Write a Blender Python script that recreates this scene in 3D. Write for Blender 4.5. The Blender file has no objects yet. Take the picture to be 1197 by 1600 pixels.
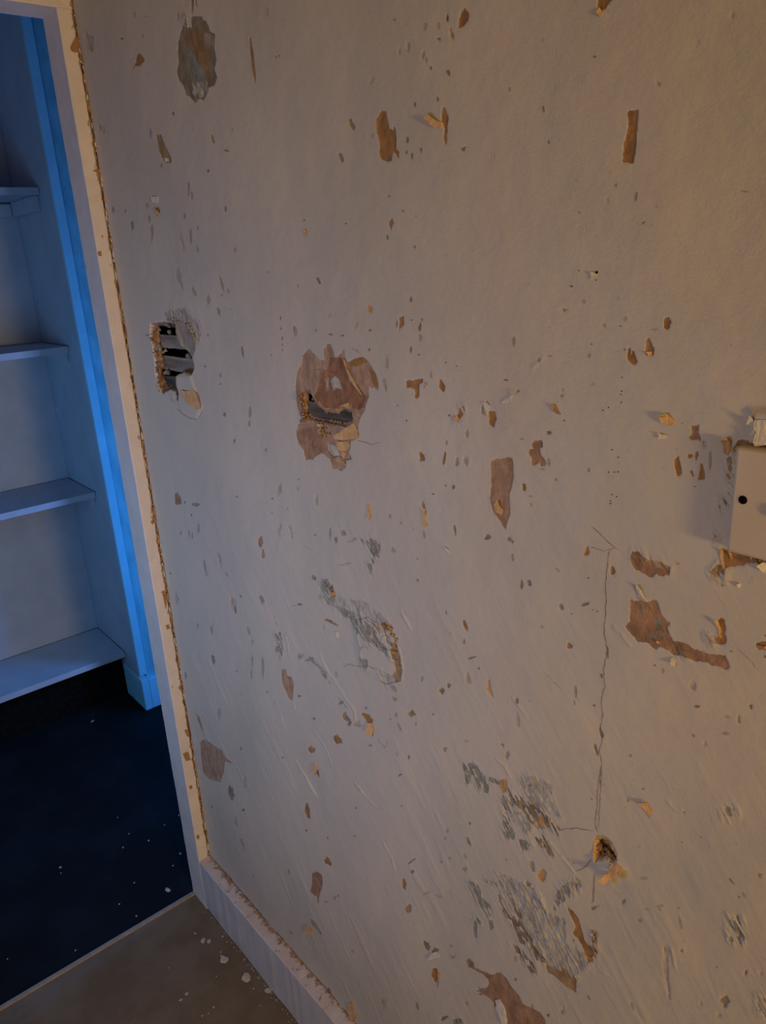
import bpy, bmesh, math, random
import numpy as np
from mathutils import Vector, Matrix

# ------------------------------------------------------------------ camera, light, exposure
IW, IH = 1197.0, 1600.0
FPX, YAW, PIT, ROL = 1188.705, -0.67807, 0.32609, -0.05904
CAM = np.array([-0.56824, 0.0, 1.5])
def cam_axes():
    cy, sy = math.cos(YAW), math.sin(YAW)
    f = np.array([-sy*math.cos(PIT), cy*math.cos(PIT), -math.sin(PIT)])
    r = np.array([cy, sy, 0.0]); u = np.cross(r, f)
    return r*math.cos(ROL)+u*math.sin(ROL), -r*math.sin(ROL)+u*math.cos(ROL), f
CR, CU, CF = cam_axes()
scene = bpy.context.scene
cd = bpy.data.cameras.new('camera'); cam = bpy.data.objects.new('camera', cd)
scene.collection.objects.link(cam)
cd.sensor_fit = 'VERTICAL'; cd.sensor_height = 36.0; cd.lens = FPX/IH*36.0
cd.clip_start = 0.02
M = Matrix(((CR[0], CU[0], -CF[0], CAM[0]), (CR[1], CU[1], -CF[1], CAM[1]), (CR[2], CU[2], -CF[2], CAM[2]), (0, 0, 0, 1)))
cam.matrix_world = M
scene.camera = cam

vs = scene.view_settings
vs.view_transform = 'Standard'; vs.look = 'None'; vs.gamma = 1.0; vs.use_curve_mapping = False
vs.exposure = 0.0
wd = bpy.data.worlds.new('world'); scene.world = wd; wd.use_nodes = True
wd.node_tree.nodes['Background'].inputs[0].default_value = (0.25, 0.35, 0.5, 1)
wd.node_tree.nodes['Background'].inputs[1].default_value = 0.02

def light(name, kind, loc, energy, color, size=0.1, size_y=None, aim=None):
    l = bpy.data.lights.new(name, kind); l.energy = energy; l.color = color
    if kind == 'AREA':
        l.shape = 'RECTANGLE'; l.size = size; l.size_y = size_y or size
    else:
        l.shadow_soft_size = size
    o = bpy.data.objects.new(name, l); scene.collection.objects.link(o); o.location = loc
    if aim is not None:
        o.rotation_euler = (Vector(aim)-Vector(loc)).to_track_quat('-Z', 'Y').to_euler()
    return o
light('warm_room_lamp', 'POINT', (-0.45, -1.5, 1.2), 78.0, (1.0, 0.65, 0.25), 0.12)
light('dusk_fill', 'AREA', (-0.85, 1.02, 0.98), 3.1, (0.34, 0.55, 1.0), 0.3, 0.3, aim=(0.0, 1.02, 0.98))
light('bounce_fill', 'AREA', (-0.85, 0.62, 1.12), 0.95, (1.0, 0.70, 0.42), 0.3, 0.3, aim=(0.0, 0.66, 1.12))
light('far_room_blue_fill', 'AREA', (-0.9, 1.75, 1.0), 3.0, (0.05, 0.48, 1.0), 0.3, 0.6, aim=(-0.1, 2.8, 0.6))  # unseen fill, added to tint the shelves blue
light('far_room_right_window', 'AREA', (0.95, 1.72, 0.72), 10.6, (0.03, 0.30, 1.0), 0.3, 0.8, aim=(0.1, 2.7, 0.6))

# ------------------------------------------------------------------ basic dimensions
L, JT, JD, HEAD, BBH = 1.4517, 0.0282, 0.0734, 1.9166, 0.1456
SX, SF, SB = 0.2309, 2.5296, 2.80          # shelf unit: right panel, front of shelves, back
rnd = random.Random(7)

# ------------------------------------------------------------------ helpers
def P3(px, py, ax=0, val=0.0):
    r = CR*(px-IW/2)/FPX - CU*(py-IH/2)/FPX + CF
    return CAM + r*((val-CAM[ax])/r[ax])
CROPS = dict(A=(0, 0, 1/2.9925), B=(400, 0, 1/2.9925), C=(797, 0, 1/2.9925), D=(0, 400, 1/2.9925), E=(400, 400, 1/2.9925),
             F=(797, 400, 1/2.9925), G=(0, 800, 1/2.9925), H=(400, 800, 1/2.9925), I=(797, 800, 1/2.9925), J=(0, 1200, 1/2.9925),
             K=(400, 1200, 1/2.9925), L=(797, 1200, 1/2.9925), M=(700, 1170, .2172), N=(700, 1350, .2172), O=(260, 0, .13367),
             P=(900, 1280, .1504), Q=(400, 900, .2126), R=(160, 180, .175), S=(960, 840, .198), T=(240, 1280, .26733),
             U=(210, 470, .125), V=(440, 530, .15038), W=(1100, 630, .1751), X=(470, 880, .15038), Z=(0, 0, 1.0))
def pix(crop, pts):
    ox, oy, s = CROPS[crop]
    return [(ox+float(a)*s, oy+float(b)*s) for a, b in (q.split(',') for q in pts.split())]
def yz(crop, pts):                                     # traced outline -> points (Y, Z) on the wall plane
    out = [P3(a, b) for a, b in pix(crop, pts)]
    return np.array([(v[1], v[2]) for v in out])

def link(o, parent=None):
    scene.collection.objects.link(o)
    if parent is not None: o.parent = parent
    return o
def mesh_obj(name, verts, faces, mat, parent=None, smooth=False):
    m = bpy.data.meshes.new(name); m.from_pydata([tuple(map(float, v)) for v in verts], [], faces)
    if mat: m.materials.append(mat)
    if smooth:
        m.polygons.foreach_set('use_smooth', [True]*len(m.polygons))
    m.update()
    return link(bpy.data.objects.new(name, m), parent)
def box_obj(name, x0, x1, y0, y1, z0, z1, mat, parent=None, bevel=0.0, seg=2):
    bm = bmesh.new(); add_box(bm, x0, x1, y0, y1, z0, z1)
    if bevel: bmesh.ops.bevel(bm, geom=bm.edges[:], offset=bevel, segments=seg, affect='EDGES', profile=0.5)
    m = bpy.data.meshes.new(name); bm.to_mesh(m); bm.free()
    if mat: m.materials.append(mat)
    return link(bpy.data.objects.new(name, m), parent)
def add_box(bm, x0, x1, y0, y1, z0, z1):
    r = bmesh.ops.create_cube(bm, size=1.0)
    for v in r['verts']:
        v.co = Vector(((x0+x1)/2+v.co.x*(x1-x0), (y0+y1)/2+v.co.y*(y1-y0), (z0+z1)/2+v.co.z*(z1-z0)))
def boxes_obj(name, lst, mat, parent=None):
    bm = bmesh.new()
    for b in lst: add_box(bm, *b)
    m = bpy.data.meshes.new(name); bm.to_mesh(m); bm.free()
    if mat: m.materials.append(mat)
    return link(bpy.data.objects.new(name, m), parent)
def struct(o):
    o['kind'] = 'structure'; return o
def tag(o, label, cat, group=None):
    o['label'] = label; o['category'] = cat
    if group: o['group'] = group
    return o

# ------------------------------------------------------------------ numpy noise
def _hash(ix, iy, seed):
    n = (ix.astype(np.int64)*374761393 + iy.astype(np.int64)*668265263 + seed*1442695041) & 0x7fffffff
    n = ((n ^ (n >> 13))*1274126177) & 0x7fffffff
    return ((n ^ (n >> 16)) & 0xffff)/65535.0
def vnoise(x, y, seed=0):
    ix = np.floor(x); iy = np.floor(y); fx = x-ix; fy = y-iy
    fx = fx*fx*(3-2*fx); fy = fy*fy*(3-2*fy)
    a = _hash(ix, iy, seed); b = _hash(ix+1, iy, seed); c = _hash(ix, iy+1, seed); d = _hash(ix+1, iy+1, seed)
    return ((a+(b-a)*fx)*(1-fy) + (c+(d-c)*fx)*fy)*2-1
def fbm(x, y, seed=0, octv=3):
    s = 0; a = 1; t = 0
    for i in range(octv):
        s = s+a*vnoise(x*2**i+17.3*i, y*2**i-9.1*i, seed+i*31); t += a; a *= .5
    return s/t
def sdf_poly(py, pz, poly):
    """signed distance, positive inside"""
    d2 = np.full(py.shape, 1e9); inside = np.zeros(py.shape, bool)
    n = len(poly)
    for i in range(n):
        ay, az = poly[i]; by, bz = poly[(i+1) % n]
        ey, ez = by-ay, bz-az; wy, wz = py-ay, pz-az
        t = np.clip((wy*ey+wz*ez)/(ey*ey+ez*ez+1e-12), 0, 1)
        d2 = np.minimum(d2, (wy-ey*t)**2+(wz-ez*t)**2)
        c = ((az <= pz) & (bz > pz)) | ((bz <= pz) & (az > pz))
        with np.errstate(divide='ignore', invalid='ignore'):
            xi = ay+(pz-az)*ey/(ez if abs(ez) > 1e-12 else 1e-12)
        inside ^= c & (py < xi)
    return np.where(inside, 1, -1)*np.sqrt(d2)
def sdist_line(py, pz, pts):
    d2 = np.full(py.shape, 1e9)
    for i in range(len(pts)-1):
        ay, az = pts[i]; by, bz = pts[i+1]
        ey, ez = by-ay, bz-az; wy, wz = py-ay, pz-az
        t = np.clip((wy*ey+wz*ez)/(ey*ey+ez*ez+1e-12), 0, 1)
        d2 = np.minimum(d2, (wy-ey*t)**2+(wz-ez*t)**2)
    return np.sqrt(d2)

# ------------------------------------------------------------------ materials
class NT:
    def __init__(s, name):
        s.m = bpy.data.materials.new(name); s.m.use_nodes = True; s.t = s.m.node_tree
        s.b = s.t.nodes['Principled BSDF']
    def n(s, typ, **kw):
        nd = s.t.nodes.new(typ)
        for k, v in kw.items(): setattr(nd, k, v)
        return nd
    def set(s, sock, v):
        if isinstance(v, bpy.types.NodeSocket): s.t.links.new(v, sock)
        elif isinstance(v, (tuple, list)) and len(v) == 3 and sock.type == 'RGBA': sock.default_value = (*v, 1)
        else: sock.default_value = v
    def math(s, op, a, b=None, c=None, clamp=False):
        nd = s.n('ShaderNodeMath', operation=op); nd.use_clamp = clamp
        s.set(nd.inputs[0], a)
        if b is not None: s.set(nd.inputs[1], b)
        if c is not None: s.set(nd.inputs[2], c)
        return nd.outputs[0]
    def mix(s, f, a, b):
        nd = s.n('ShaderNodeMix', data_type='RGBA')
        s.set(nd.inputs[0], f); s.set(nd.inputs[6], a); s.set(nd.inputs[7], b)
        return nd.outputs[2]
    def ramp(s, v, lo, hi, a=0.0, b=1.0):
        nd = s.n('ShaderNodeMapRange'); nd.interpolation_type = 'SMOOTHSTEP'
        s.set(nd.inputs[0], v); nd.inputs[1].default_value = lo; nd.inputs[2].default_value = hi
        nd.inputs[3].default_value = a; nd.inputs[4].default_value = b
        return nd.outputs[0]
    def coords(s, scale=(1, 1, 1), rot=(0, 0, 0)):
        tc = s.n('ShaderNodeTexCoord'); mp = s.n('ShaderNodeMapping')
        s.t.links.new(tc.outputs['Object'], mp.inputs[0])
        mp.inputs['Scale'].default_value = scale; mp.inputs['Rotation'].default_value = rot
        return mp.outputs[0]
    def diag(s, k=.2):
        a = s.n('ShaderNodeMapping'); s.t.links.new(s.coords((1, 1, 1), (.663, 0, 0)), a.inputs[0])
        a.inputs['Scale'].default_value = (1, 1, k); return a.outputs[0]
    def noise(s, scale, detail=3, rough=.5, vec=None, dist=0.0):
        nd = s.n('ShaderNodeTexNoise'); nd.inputs['Scale'].default_value = scale
        nd.inputs['Detail'].default_value = detail; nd.inputs['Roughness'].default_value = rough
        nd.inputs['Distortion'].default_value = dist
        s.t.links.new(vec if vec is not None else s.coords(), nd.inputs['Vector'])
        return nd.outputs['Fac']
    def bump(s, h, dist, normal=None, strength=1.0):
        nd = s.n('ShaderNodeBump'); nd.inputs['Strength'].default_value = strength
        nd.inputs['Distance'].default_value = dist; s.set(nd.inputs['Height'], h)
        if normal is not None: s.t.links.new(normal, nd.inputs['Normal'])
        return nd.outputs[0]
    def out(s, col, rough, normal=None, spec=None):
        s.set(s.b.inputs['Base Color'], col); s.set(s.b.inputs['Roughness'], rough)
        if normal is not None: s.t.links.new(normal, s.b.inputs['Normal'])
        if spec is not None: s.b.inputs['Specular IOR Level'].default_value = spec
        return s.m
def attr(s, name, out):
    nd = s.n('ShaderNodeAttribute'); nd.attribute_name = name; return nd.outputs[out]

PAINT = (.56, .505, .42)
def wall_material():
    s = NT('old_wall_paint')
    big = s.noise(3.2, 4, .55); big2 = s.noise(9, 4, .6, s.coords((1, 1, .35)))
    streak = s.noise(22, 4, .6, s.coords((1, 1, .11)))
    c = s.mix(s.ramp(big, .35, .65), (.53, .482, .405), (.60, .53, .435))
    c = s.mix(s.ramp(big2, .5, .75, 0, .5), c, (.57, .46, .41))
    c = s.mix(s.ramp(streak, .5, .85, 0, .22), c, (.48, .455, .40))
    fine = s.noise(420, 3, .6)
    spk = s.noise(160, 2, .5)
    c = s.mix(s.ramp(spk, .72, .76, 0, .55), c, (.38, .31, .24))
    jn = s.math('MULTIPLY', s.math('SUBTRACT', s.noise(700, 3, .6), .5), 1.6)
    jn2 = s.math('MULTIPLY', s.math('SUBTRACT', s.noise(230, 2, .5), .5), 1.4)
    j = s.math('ADD', jn, jn2)
    d1 = s.math('ADD', attr(s, 'd1', 'Fac'), j); d2 = s.math('ADD', attr(s, 'd2', 'Fac'), j)
    m1 = s.ramp(d1, -.12, .18); m2 = s.ramp(d2, -.12, .18)
    vary = s.ramp(s.noise(70, 5, .7, s.coords((1, 1, .6))), .3, .7, .66, 1.2)
    def varied(col):
        nd = s.n('ShaderNodeVectorMath', operation='SCALE'); s.t.links.new(col, nd.inputs[0]); s.t.links.new(vary, nd.inputs[3]); return nd.outputs[0]
    # thin dark grime line hugging the broken paint edge
    edge = s.math('MULTIPLY', s.ramp(d1, -.7, -.1), s.math('SUBTRACT', 1.0, m1))
    c = s.mix(s.math('MULTIPLY', edge, .25), c, (.40, .30, .22))
    c = s.mix(m1, c, varied(attr(s, 'c1', 'Color')))
    c = s.mix(m2, c, varied(attr(s, 'c2', 'Color')))
    rg = attr(s, 'rough', 'Fac')
    h1 = s.math('MULTIPLY', m1, -1.0); h2 = s.math('MULTIPLY', m2, -0.5)
    h = s.math('ADD', h1, h2)
    n0 = s.bump(h, .0009)
    n1 = s.bump(fine, .00022, n0)
    brush = s.noise(75, 4, .6, s.diag(.2), .5)
    n2 = s.bump(s.math('MULTIPLY', s.ramp(brush, .35, .7), s.math('ADD', rg, .07)), .0020, n1)
    n3 = s.bump(s.noise(45, 2, .5), .0009, n2)
    ch = s.math('MULTIPLY', s.noise(260, 4, .7), s.math('ADD', m1, m2))
    n4 = s.bump(ch, .0006, n3)
    rough = s.math('ADD', s.math('MULTIPLY', m1, .3), s.ramp(big2, .3, .7, .48, .62))
    return s.out(c, rough, n4, .35)
def plain(name, c1, c2, scale=40, rough=.6, bump=.0004, bscale=200, vec=(1, 1, 1), spec=.3, chips=None):
    s = NT(name)
    f = s.ramp(s.noise(scale, 4, .6, s.coords(vec)), .35, .65)
    c = s.mix(f, c1, c2)
    if chips:
        m = s.ramp(s.noise(chips[1], 4, .65, s.coords(vec)), chips[2], chips[2]+.02)
        c = s.mix(m, c, chips[0])
        nn = s.bump(s.math('MULTIPLY', m, -1.0), .0008)
    else: nn = None
    return s.out(c, rough, s.bump(s.noise(bscale, 3, .6, s.coords(vec)), bump, nn), spec)

M_WALL = wall_material()
M_PLAIN = plain('room_wall_paint', (.30, .28, .25), (.34, .31, .28), 6)
M_TRIM = plain('trim_paint', (.66, .65, .63), (.72, .70, .67), 12, .5, .0003, 150, chips=((.45, .33, .24), 60, .73))
def jamb_material():
    s = NT('door_jamb_paint')
    tc = s.n('ShaderNodeTexCoord'); sp = s.n('ShaderNodeSeparateXYZ'); s.t.links.new(tc.outputs['Object'], sp.inputs[0])
    near_wall = s.ramp(sp.outputs[0], -.011, 0.0)                      # wear grows towards the wall joint
    c = s.mix(s.ramp(s.noise(20, 4, .6), .3, .7), (.68, .625, .60), (.75, .69, .665))
    nz = s.math('ADD', s.noise(95, 4, .7, s.coords((1, 1, .45))), s.math('MULTIPLY', near_wall, .24))
    m = s.ramp(nz, .70, .72); m2 = s.ramp(nz, .79, .82)
    c = s.mix(s.math('MULTIPLY', s.ramp(s.noise(45, 3, .6), .58, .7), .35), c, (.62, .50, .38))
    c = s.mix(m, c, (.50, .32, .16)); c = s.mix(m2, c, (.28, .17, .09))
    n0 = s.bump(s.math('MULTIPLY', m, -1.0), .0012)
    return s.out(c, .6, s.bump(s.noise(160, 4, .7), .0007, n0), .3)
M_JAMB = jamb_material()
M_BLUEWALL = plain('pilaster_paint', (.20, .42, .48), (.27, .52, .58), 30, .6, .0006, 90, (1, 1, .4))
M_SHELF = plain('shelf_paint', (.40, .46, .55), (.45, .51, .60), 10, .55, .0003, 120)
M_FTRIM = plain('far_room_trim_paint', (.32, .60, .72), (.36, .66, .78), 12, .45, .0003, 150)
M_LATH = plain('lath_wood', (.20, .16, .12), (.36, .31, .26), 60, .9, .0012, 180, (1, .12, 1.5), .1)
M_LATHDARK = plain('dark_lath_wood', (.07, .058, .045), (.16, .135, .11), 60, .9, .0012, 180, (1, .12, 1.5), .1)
M_CAVE = plain('cavity_dark', (.02, .018, .015), (.035, .03, .025), 30, 1.0)  # near-black colour puts the darkness of the cavity into its faces
M_CRUMB = plain('plaster_crumbs', (.42, .27, .17), (.24, .14, .085), 140, .95, .0015, 400, spec=.1)
M_CRUMBG = plain('grey_plaster_crumbs', (.42, .38, .32), (.30, .26, .22), 140, .95, .0015, 400, spec=.1)
M_FLAKE = plain('flake_backing', (.66, .43, .22), (.54, .33, .16), 120, .9, .0006, 400, spec=.1)
M_FLAKEB = plain('brown_flake', (.50, .30, .15), (.40, .22, .10), 120, .9, .0006, 400, spec=.1)
M_FLAKEW = plain('pale_flake', (.68, .64, .56), (.60, .54, .46), 120, .8, .0005, 400, spec=.2)
M_CRACK = plain('crack_dark', (.14, .10, .07), (.24, .18, .12), 100, 1.0, spec=0)  # dark colour of the ribbons along the cracks
M_SPECK = plain('exposed_brown_speck', (.40, .33, .26), (.33, .27, .21), 100, 1.0, spec=.1)
M_PALE = plain('pale_paint_ridge', (.66, .64, .60), (.62, .59, .54), 60, .5, spec=.4)
M_PLATE = plain('painted_switch_plate', (.53, .42, .30), (.57, .455, .335), 9, .42, .0002, 160, spec=.45)
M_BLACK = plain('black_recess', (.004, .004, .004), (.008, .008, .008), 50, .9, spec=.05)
M_METAL = NT('worn_metal').out((.5, .46, .4), .4); M_METAL.node_tree.nodes['Principled BSDF'].inputs['Metallic'].default_value = .7

# ------------------------------------------------------------------ wall damage, traced outlines
COL = dict(t=(.38, .20, .075), s=(.44, .28, .185), b=(.38, .22, .13), g=(.335, .32, .26), y=(.36, .31, .25), k=(.30, .25, .19),
           o=(.58, .33, .14), p=(.47, .41, .37), c=(.37, .25, .13), d=(.33, .16, .085), q=(.27, .22, .15), w=PAINT, u=(.25, .29, .25),
           r=(.46, .18, .08), m=(.43, .37, .30), f=(.50, .42, .34), x=(.33, .205, .10), z=(.28, .285, .24), h=(.48, .445, .375), e=(.53, .37, .22))
# crop | type | flags (n: broken up by noise, 1 major: own part) | outline
PATCH = """
O|q|1|225,150 215,250 190,330 150,470 135,600 150,720 130,850 150,930 200,1000 235,1115 300,1150 330,1200 380,1150 440,1165 490,1090 500,1020 560,1010 600,900 560,820 590,700 560,560 570,400 520,380 470,250 430,230 410,190 300,190 300,330 245,330
O|q||295,-20 330,-20 315,120 305,180 300,100
O|q||335,-20 350,-20 370,90 355,60
O|c|1|975,440 1000,430 1030,640 1060,900 1045,1000 1020,860 990,640
A|t||640,250 655,245 675,275 660,305 635,310 618,330 635,290
A|c|1|730,630 750,630 760,655 775,690 800,740 800,760 770,760 740,705
A|f||403,130 415,160 440,170 440,240 412,230
A|f||460,580 490,590 490,625 465,610
B|t|1|560,555 590,520 612,525 612,560 620,595 640,610 645,575 655,640 655,690 672,705 672,735 640,705 628,748 600,755 580,735 575,660 562,610
B|t||875,510 885,505 900,545 895,600 888,680 878,670 882,600 868,560
B|t||960,60 975,35 995,70 990,95 965,130 945,140 950,90
B|c||430,550 445,555 463,585 455,612 440,595
C|t|1|555,520 600,510 602,560 595,640 590,720 580,760 555,768 530,765 530,730 540,660 550,600
C|t|1|415,-20 490,-20 450,30 425,60 410,70 412,30
D|m||815,70 825,45 840,80 840,110 850,140 855,170 845,150 820,110
D|b||815,1115 830,1105 848,1135 845,1160 820,1165
E|t|1|700,580 735,582 780,570 780,592 762,600 762,650 752,672 742,665 745,620 705,615
E|t||858,580 870,585 885,610 880,640 858,620
E|t||670,285 690,280 695,320 675,340 668,360 672,310
E|o||525,225 545,235 540,265 522,262 520,240
E|t|1|1092,730 1120,730 1128,760 1115,805 1095,785
E|m||1060,700 1080,680 1095,700 1080,745 1055,735
E|t||763,915 785,930 790,955 768,955
E|t|n|930,770 950,740 960,700 975,710 970,750 950,775
V|s|1|285,100 330,150 390,215 440,230 435,90 470,60 510,60 535,130 545,190 580,180 650,95 655,180 680,240 760,200 830,180 880,205 930,280 985,370 1005,480 1000,520 950,500 905,490 905,600 880,640 860,740 830,790 800,870 790,940 800,1000 760,1040 720,1060 715,1130 690,1180 730,1240 710,1260 670,1260 665,1330 620,1365 580,1350 530,1350 500,1240 430,1190 370,1200 320,1240 250,1260 225,1140 170,1080 145,980 160,900 200,850 150,700 130,500 150,350 205,250 210,180 250,130
Z|s|1|768,718 785,717 803,716 803,745 797,775 798,800 791,829 780,814 770,800 766,775 768,745
F|t|1|725,290 740,285 755,300 745,340 722,340
F|t|1|640,390 655,385 662,415 675,440 670,468 645,468 638,430
F|t|1|552,430 560,430 565,465 575,440 590,465 592,500 570,505 548,490
F|t|1|765,950 785,940 803,990 800,1015 778,1042 770,1000 765,970
F|b||840,795 880,795 880,820 870,830 890,850 885,860 835,858 820,850 850,835
F|f||895,860 915,865 915,895 900,890
F|t||845,1000 855,1000 860,1030 842,1030
F|t|1|895,970 905,970 910,1045 880,1048 885,1010
F|t||865,915 878,915 880,955 868,955
F|b|1|105,880 120,862 155,865 155,890 140,900 145,930 165,945 172,975 150,982 140,960 125,978 105,980 105,940 92,925 95,905 115,905
F|b||175,815 195,815 195,835 178,832
F|t||55,1060 75,1070 75,1100 60,1095
F|q|n|985,1150 1025,1110 1030,1180 985,1180
W|c|n|200,440 250,460 245,560 220,600 235,680 215,720 205,620 215,520
W|t||255,395 300,330 390,320 400,400 300,410 250,440
W|c|n|470,330 560,330 600,380 470,385
W|t|1|145,1310 215,1300 390,1320 600,1370 600,1450 480,1440 390,1425 300,1445 240,1460 170,1490 155,1480
W|m|n|390,1330 600,1370 600,1450 400,1420
W|c|n|60,1500 120,1450 160,1490 160,1570 110,1550
W|c|n|100,1180 130,1190 140,1230 110,1220
G|m||1010,190 1025,190 1035,225 1030,275 1022,230
G|s||912,935 935,960 945,1000 957,1035 940,1010
Z|s|1|313,1160 316,1156 322,1155 335,1165 348,1172 352,1183 366,1194 352,1190 350,1206 345,1222 328,1218 318,1208 315,1190
H|s|1|120,740 140,735 145,765 165,770 175,800 172,885 155,870 130,820 120,780
H|g|n|85,570 115,565 122,600 127,650 112,690 100,660 88,640 100,610
H|g|n|490,130 520,130 545,105 560,140 580,150 575,190 570,220 540,240 530,200 520,170
H|g|n|515,245 540,250 535,290 525,290
H|t|1|490,940 520,945 548,975 545,1005 520,990
H|o||1088,790 1100,780 1105,830 1112,870 1100,860 1085,830
H|c||850,835 870,822 885,832 870,850
H|g|n|300,380 340,370 360,420 420,450 470,470 460,520 410,490 350,440 310,420
X|g|n|200,160 290,200 350,330 330,420 230,410 190,350
X|h|n|350,330 500,380 640,400 760,480 880,600 760,640 620,590 470,560 330,440
X|g|n|480,560 640,580 740,640 780,760 900,900 920,980 800,880 640,780 560,700
X|c|n|740,610 830,640 900,740 960,870 940,900 860,760 780,700 790,830 730,790
X|c|1|930,900 990,860 1020,950 1030,1040 1055,1120 1040,1210 980,1240 940,1180 980,1120 960,1010 935,960
X|g|n|600,990 680,1010 700,1060 660,1100 620,1060
X|h|n|800,1100 900,1160 950,1180 1000,1230 900,1275 830,1240
X|e|n|270,240 350,290 350,380 300,370
X|c||230,580 290,590 380,650 370,660 280,610 240,600
X|h|n|0,960 130,990 210,1080 290,1200 260,1210 180,1110 90,1010
S|b|1|140,105 190,110 230,150 280,185 330,190 440,230 438,290 425,305 400,290 380,315 330,300 285,325 240,290 170,260 140,210 122,160
S|b|1|125,495 170,492 250,500 330,500 350,540 365,600 385,650 440,680 435,705 415,710 435,780 460,825 540,840 640,885 740,925 860,930 885,970 905,1030 895,1050 875,1055 830,1020 780,1015 720,985 620,970 520,945 460,935 430,905 380,875 350,860 320,890 300,870 240,825 180,825 130,760 95,720 85,690 125,660 125,560
S|t|1|805,650 830,630 860,650 865,740 880,820 860,850 830,862 795,840 790,810 812,790 820,740
S|t|1|1115,830 1230,845 1230,895 1140,890 1115,870
S|t||1165,770 1230,770 1230,795 1180,795
S|f|n|770,265 800,270 850,330 820,330
S|f|n|720,790 790,800 800,840 760,830
I|t||345,200 370,152 375,190 365,205
I|k||78,318 100,320 102,345 90,345
K|b|1|262,488 290,485 312,500 315,545 300,590 295,640 285,600 255,580 262,545
K|m||248,700 280,715 300,750 315,780 300,775 265,735
N|g|1n|155,125 200,130 250,180 260,230 300,290 325,350 290,370 250,340 200,280 170,210 150,160
N|g||290,390 325,400 335,460 310,475 295,430
N|g||190,405 215,410 208,530 195,530 185,480
N|g|n|205,395 240,400 235,430 210,425
N|q|1n|365,220 395,225 400,290 450,370 500,390 560,450 600,520 640,600 680,640 700,700 640,690 580,580 520,560 500,500 460,390 420,380 390,310
N|q||470,240 520,340 560,390 510,385 480,320
N|q|1n|455,565 500,585 560,650 640,740 640,775 600,775 540,690 490,620
N|h|n|380,60 500,120 640,180 720,350 830,400 850,560 960,640 1010,640 1020,700 900,820 720,720 650,620 560,450 440,300 400,180
N|g|n|640,380 760,400 840,420 800,560 800,660 700,600 650,500
N|t|1|860,300 900,340 940,400 960,460 990,560 1040,600 1040,700 1000,700 960,570 900,500 920,450 880,360
N|c|n|1030,470 1065,490 1075,600 1040,690 1015,640 1050,580
N|c|1|700,720 800,760 850,710 870,780 930,830 920,925 850,880 790,820 720,770
N|b|1|310,790 380,780 430,830 460,880 520,950 540,1000 620,1040 660,1060 700,1110 720,1200 720,1260 420,1260 430,1160 410,1060 370,990 340,1030 320,980 260,940 205,950 240,925 205,875 260,910 300,870 290,830 230,780 150,740 125,700 165,680 175,730 250,770
N|g|n|40,1110 100,1120 115,1170 40,1160
N|o||655,70 700,45 712,80 690,130 660,105
N|g|n|800,180 930,100 970,140 900,210 800,280 760,330
N|g|n|260,100 480,130 560,200 460,200 380,160 280,140
N|h|n|820,580 900,600 1000,650 940,700 850,640
M|g|n|110,110 200,105 300,200 390,230 380,250 290,230 240,300 200,240 130,240
M|g||125,180 160,190 160,235 135,235
M|g||200,200 235,210 232,250 205,245
M|g||262,240 300,250 300,315 265,310
M|o|1|385,250 400,210 432,215 430,300 405,315 380,280
M|g|1n|400,330 460,370 470,440 440,480 480,590 480,640 405,635 400,520 410,430 390,370
M|q|n|440,280 520,340 640,420 720,480 800,560 800,610 740,590 640,560 560,470 460,350
M|o||650,520 680,480 710,500 720,570 680,550 650,575
M|c|n|640,640 690,620 720,680 770,760 740,760 680,690
M|g|n|515,620 560,670 610,680 590,710 545,725
M|h|n|530,200 620,200 740,260 760,400 810,480 740,460 640,420 540,300
M|h|n|460,430 560,480 620,560 560,600 480,520
L|f||715,840 735,850 735,960 748,1085 735,1080 715,950
L|g|n|1020,700 1070,700 1085,790 1075,835 1030,810
L|f|n|1150,1080 1240,1080 1240,1150 1160,1150
L|f|n|990,190 1040,190 1045,230 1000,235
P|e|1|205,165 270,160 330,190 400,300 430,390 420,440 370,450 340,420 210,425 180,370 190,250
U|y|1|490,285 560,280 640,300 700,340 720,420 755,500 750,600 715,690 640,650 590,610 540,520 500,400
U|m|n|380,150 450,100 560,90 690,130 720,230 820,290 820,420 780,560 740,520 690,330 600,270 480,260 400,250
U|b||600,1110 670,1130 740,1105 790,1150 840,1310 830,1350 780,1350 680,1270 610,1180
"""
# second layer, over the first
PATCH2 = """
O|x||240,330 330,340 440,360 440,430 450,560 470,600 520,620 500,900 440,800 380,740 350,650 300,600 280,500 230,480
O|r||370,440 430,430 440,500 410,550 360,530
O|y||450,370 520,390 565,440 550,520 480,570 440,520
O|z||250,540 300,620 370,740 430,820 430,960 350,980 300,920 250,760
O|h|n|290,930 420,950 490,960 480,1080 400,1140 300,1080
O|w|n|205,230 225,170 240,200 240,300 215,300
V|d||470,330 500,190 600,190 640,200 690,340 720,420 790,520 870,600 860,700 790,740 740,720 690,660 620,670 590,710 500,740 430,700 380,640 320,590 380,470 430,350
V|b||150,950 250,920 380,900 480,1000 480,1090 470,1170 370,1200 320,1240 250,1260 225,1140 170,1080
V|t||690,240 830,185 900,230 840,260 770,290 700,280
V|t||905,300 985,370 1000,500 960,490 930,400
S|e|n|150,120 190,115 230,150 280,185 420,230 430,250 380,255 300,215 200,175 150,160
S|u||308,650 340,642 360,680 342,710 320,690
S|y|n|270,755 380,745 400,765 350,790 280,805
S|y|n|465,890 530,900 560,935 470,930
S|y|n|200,560 240,500 260,540 220,620
"""
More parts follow.
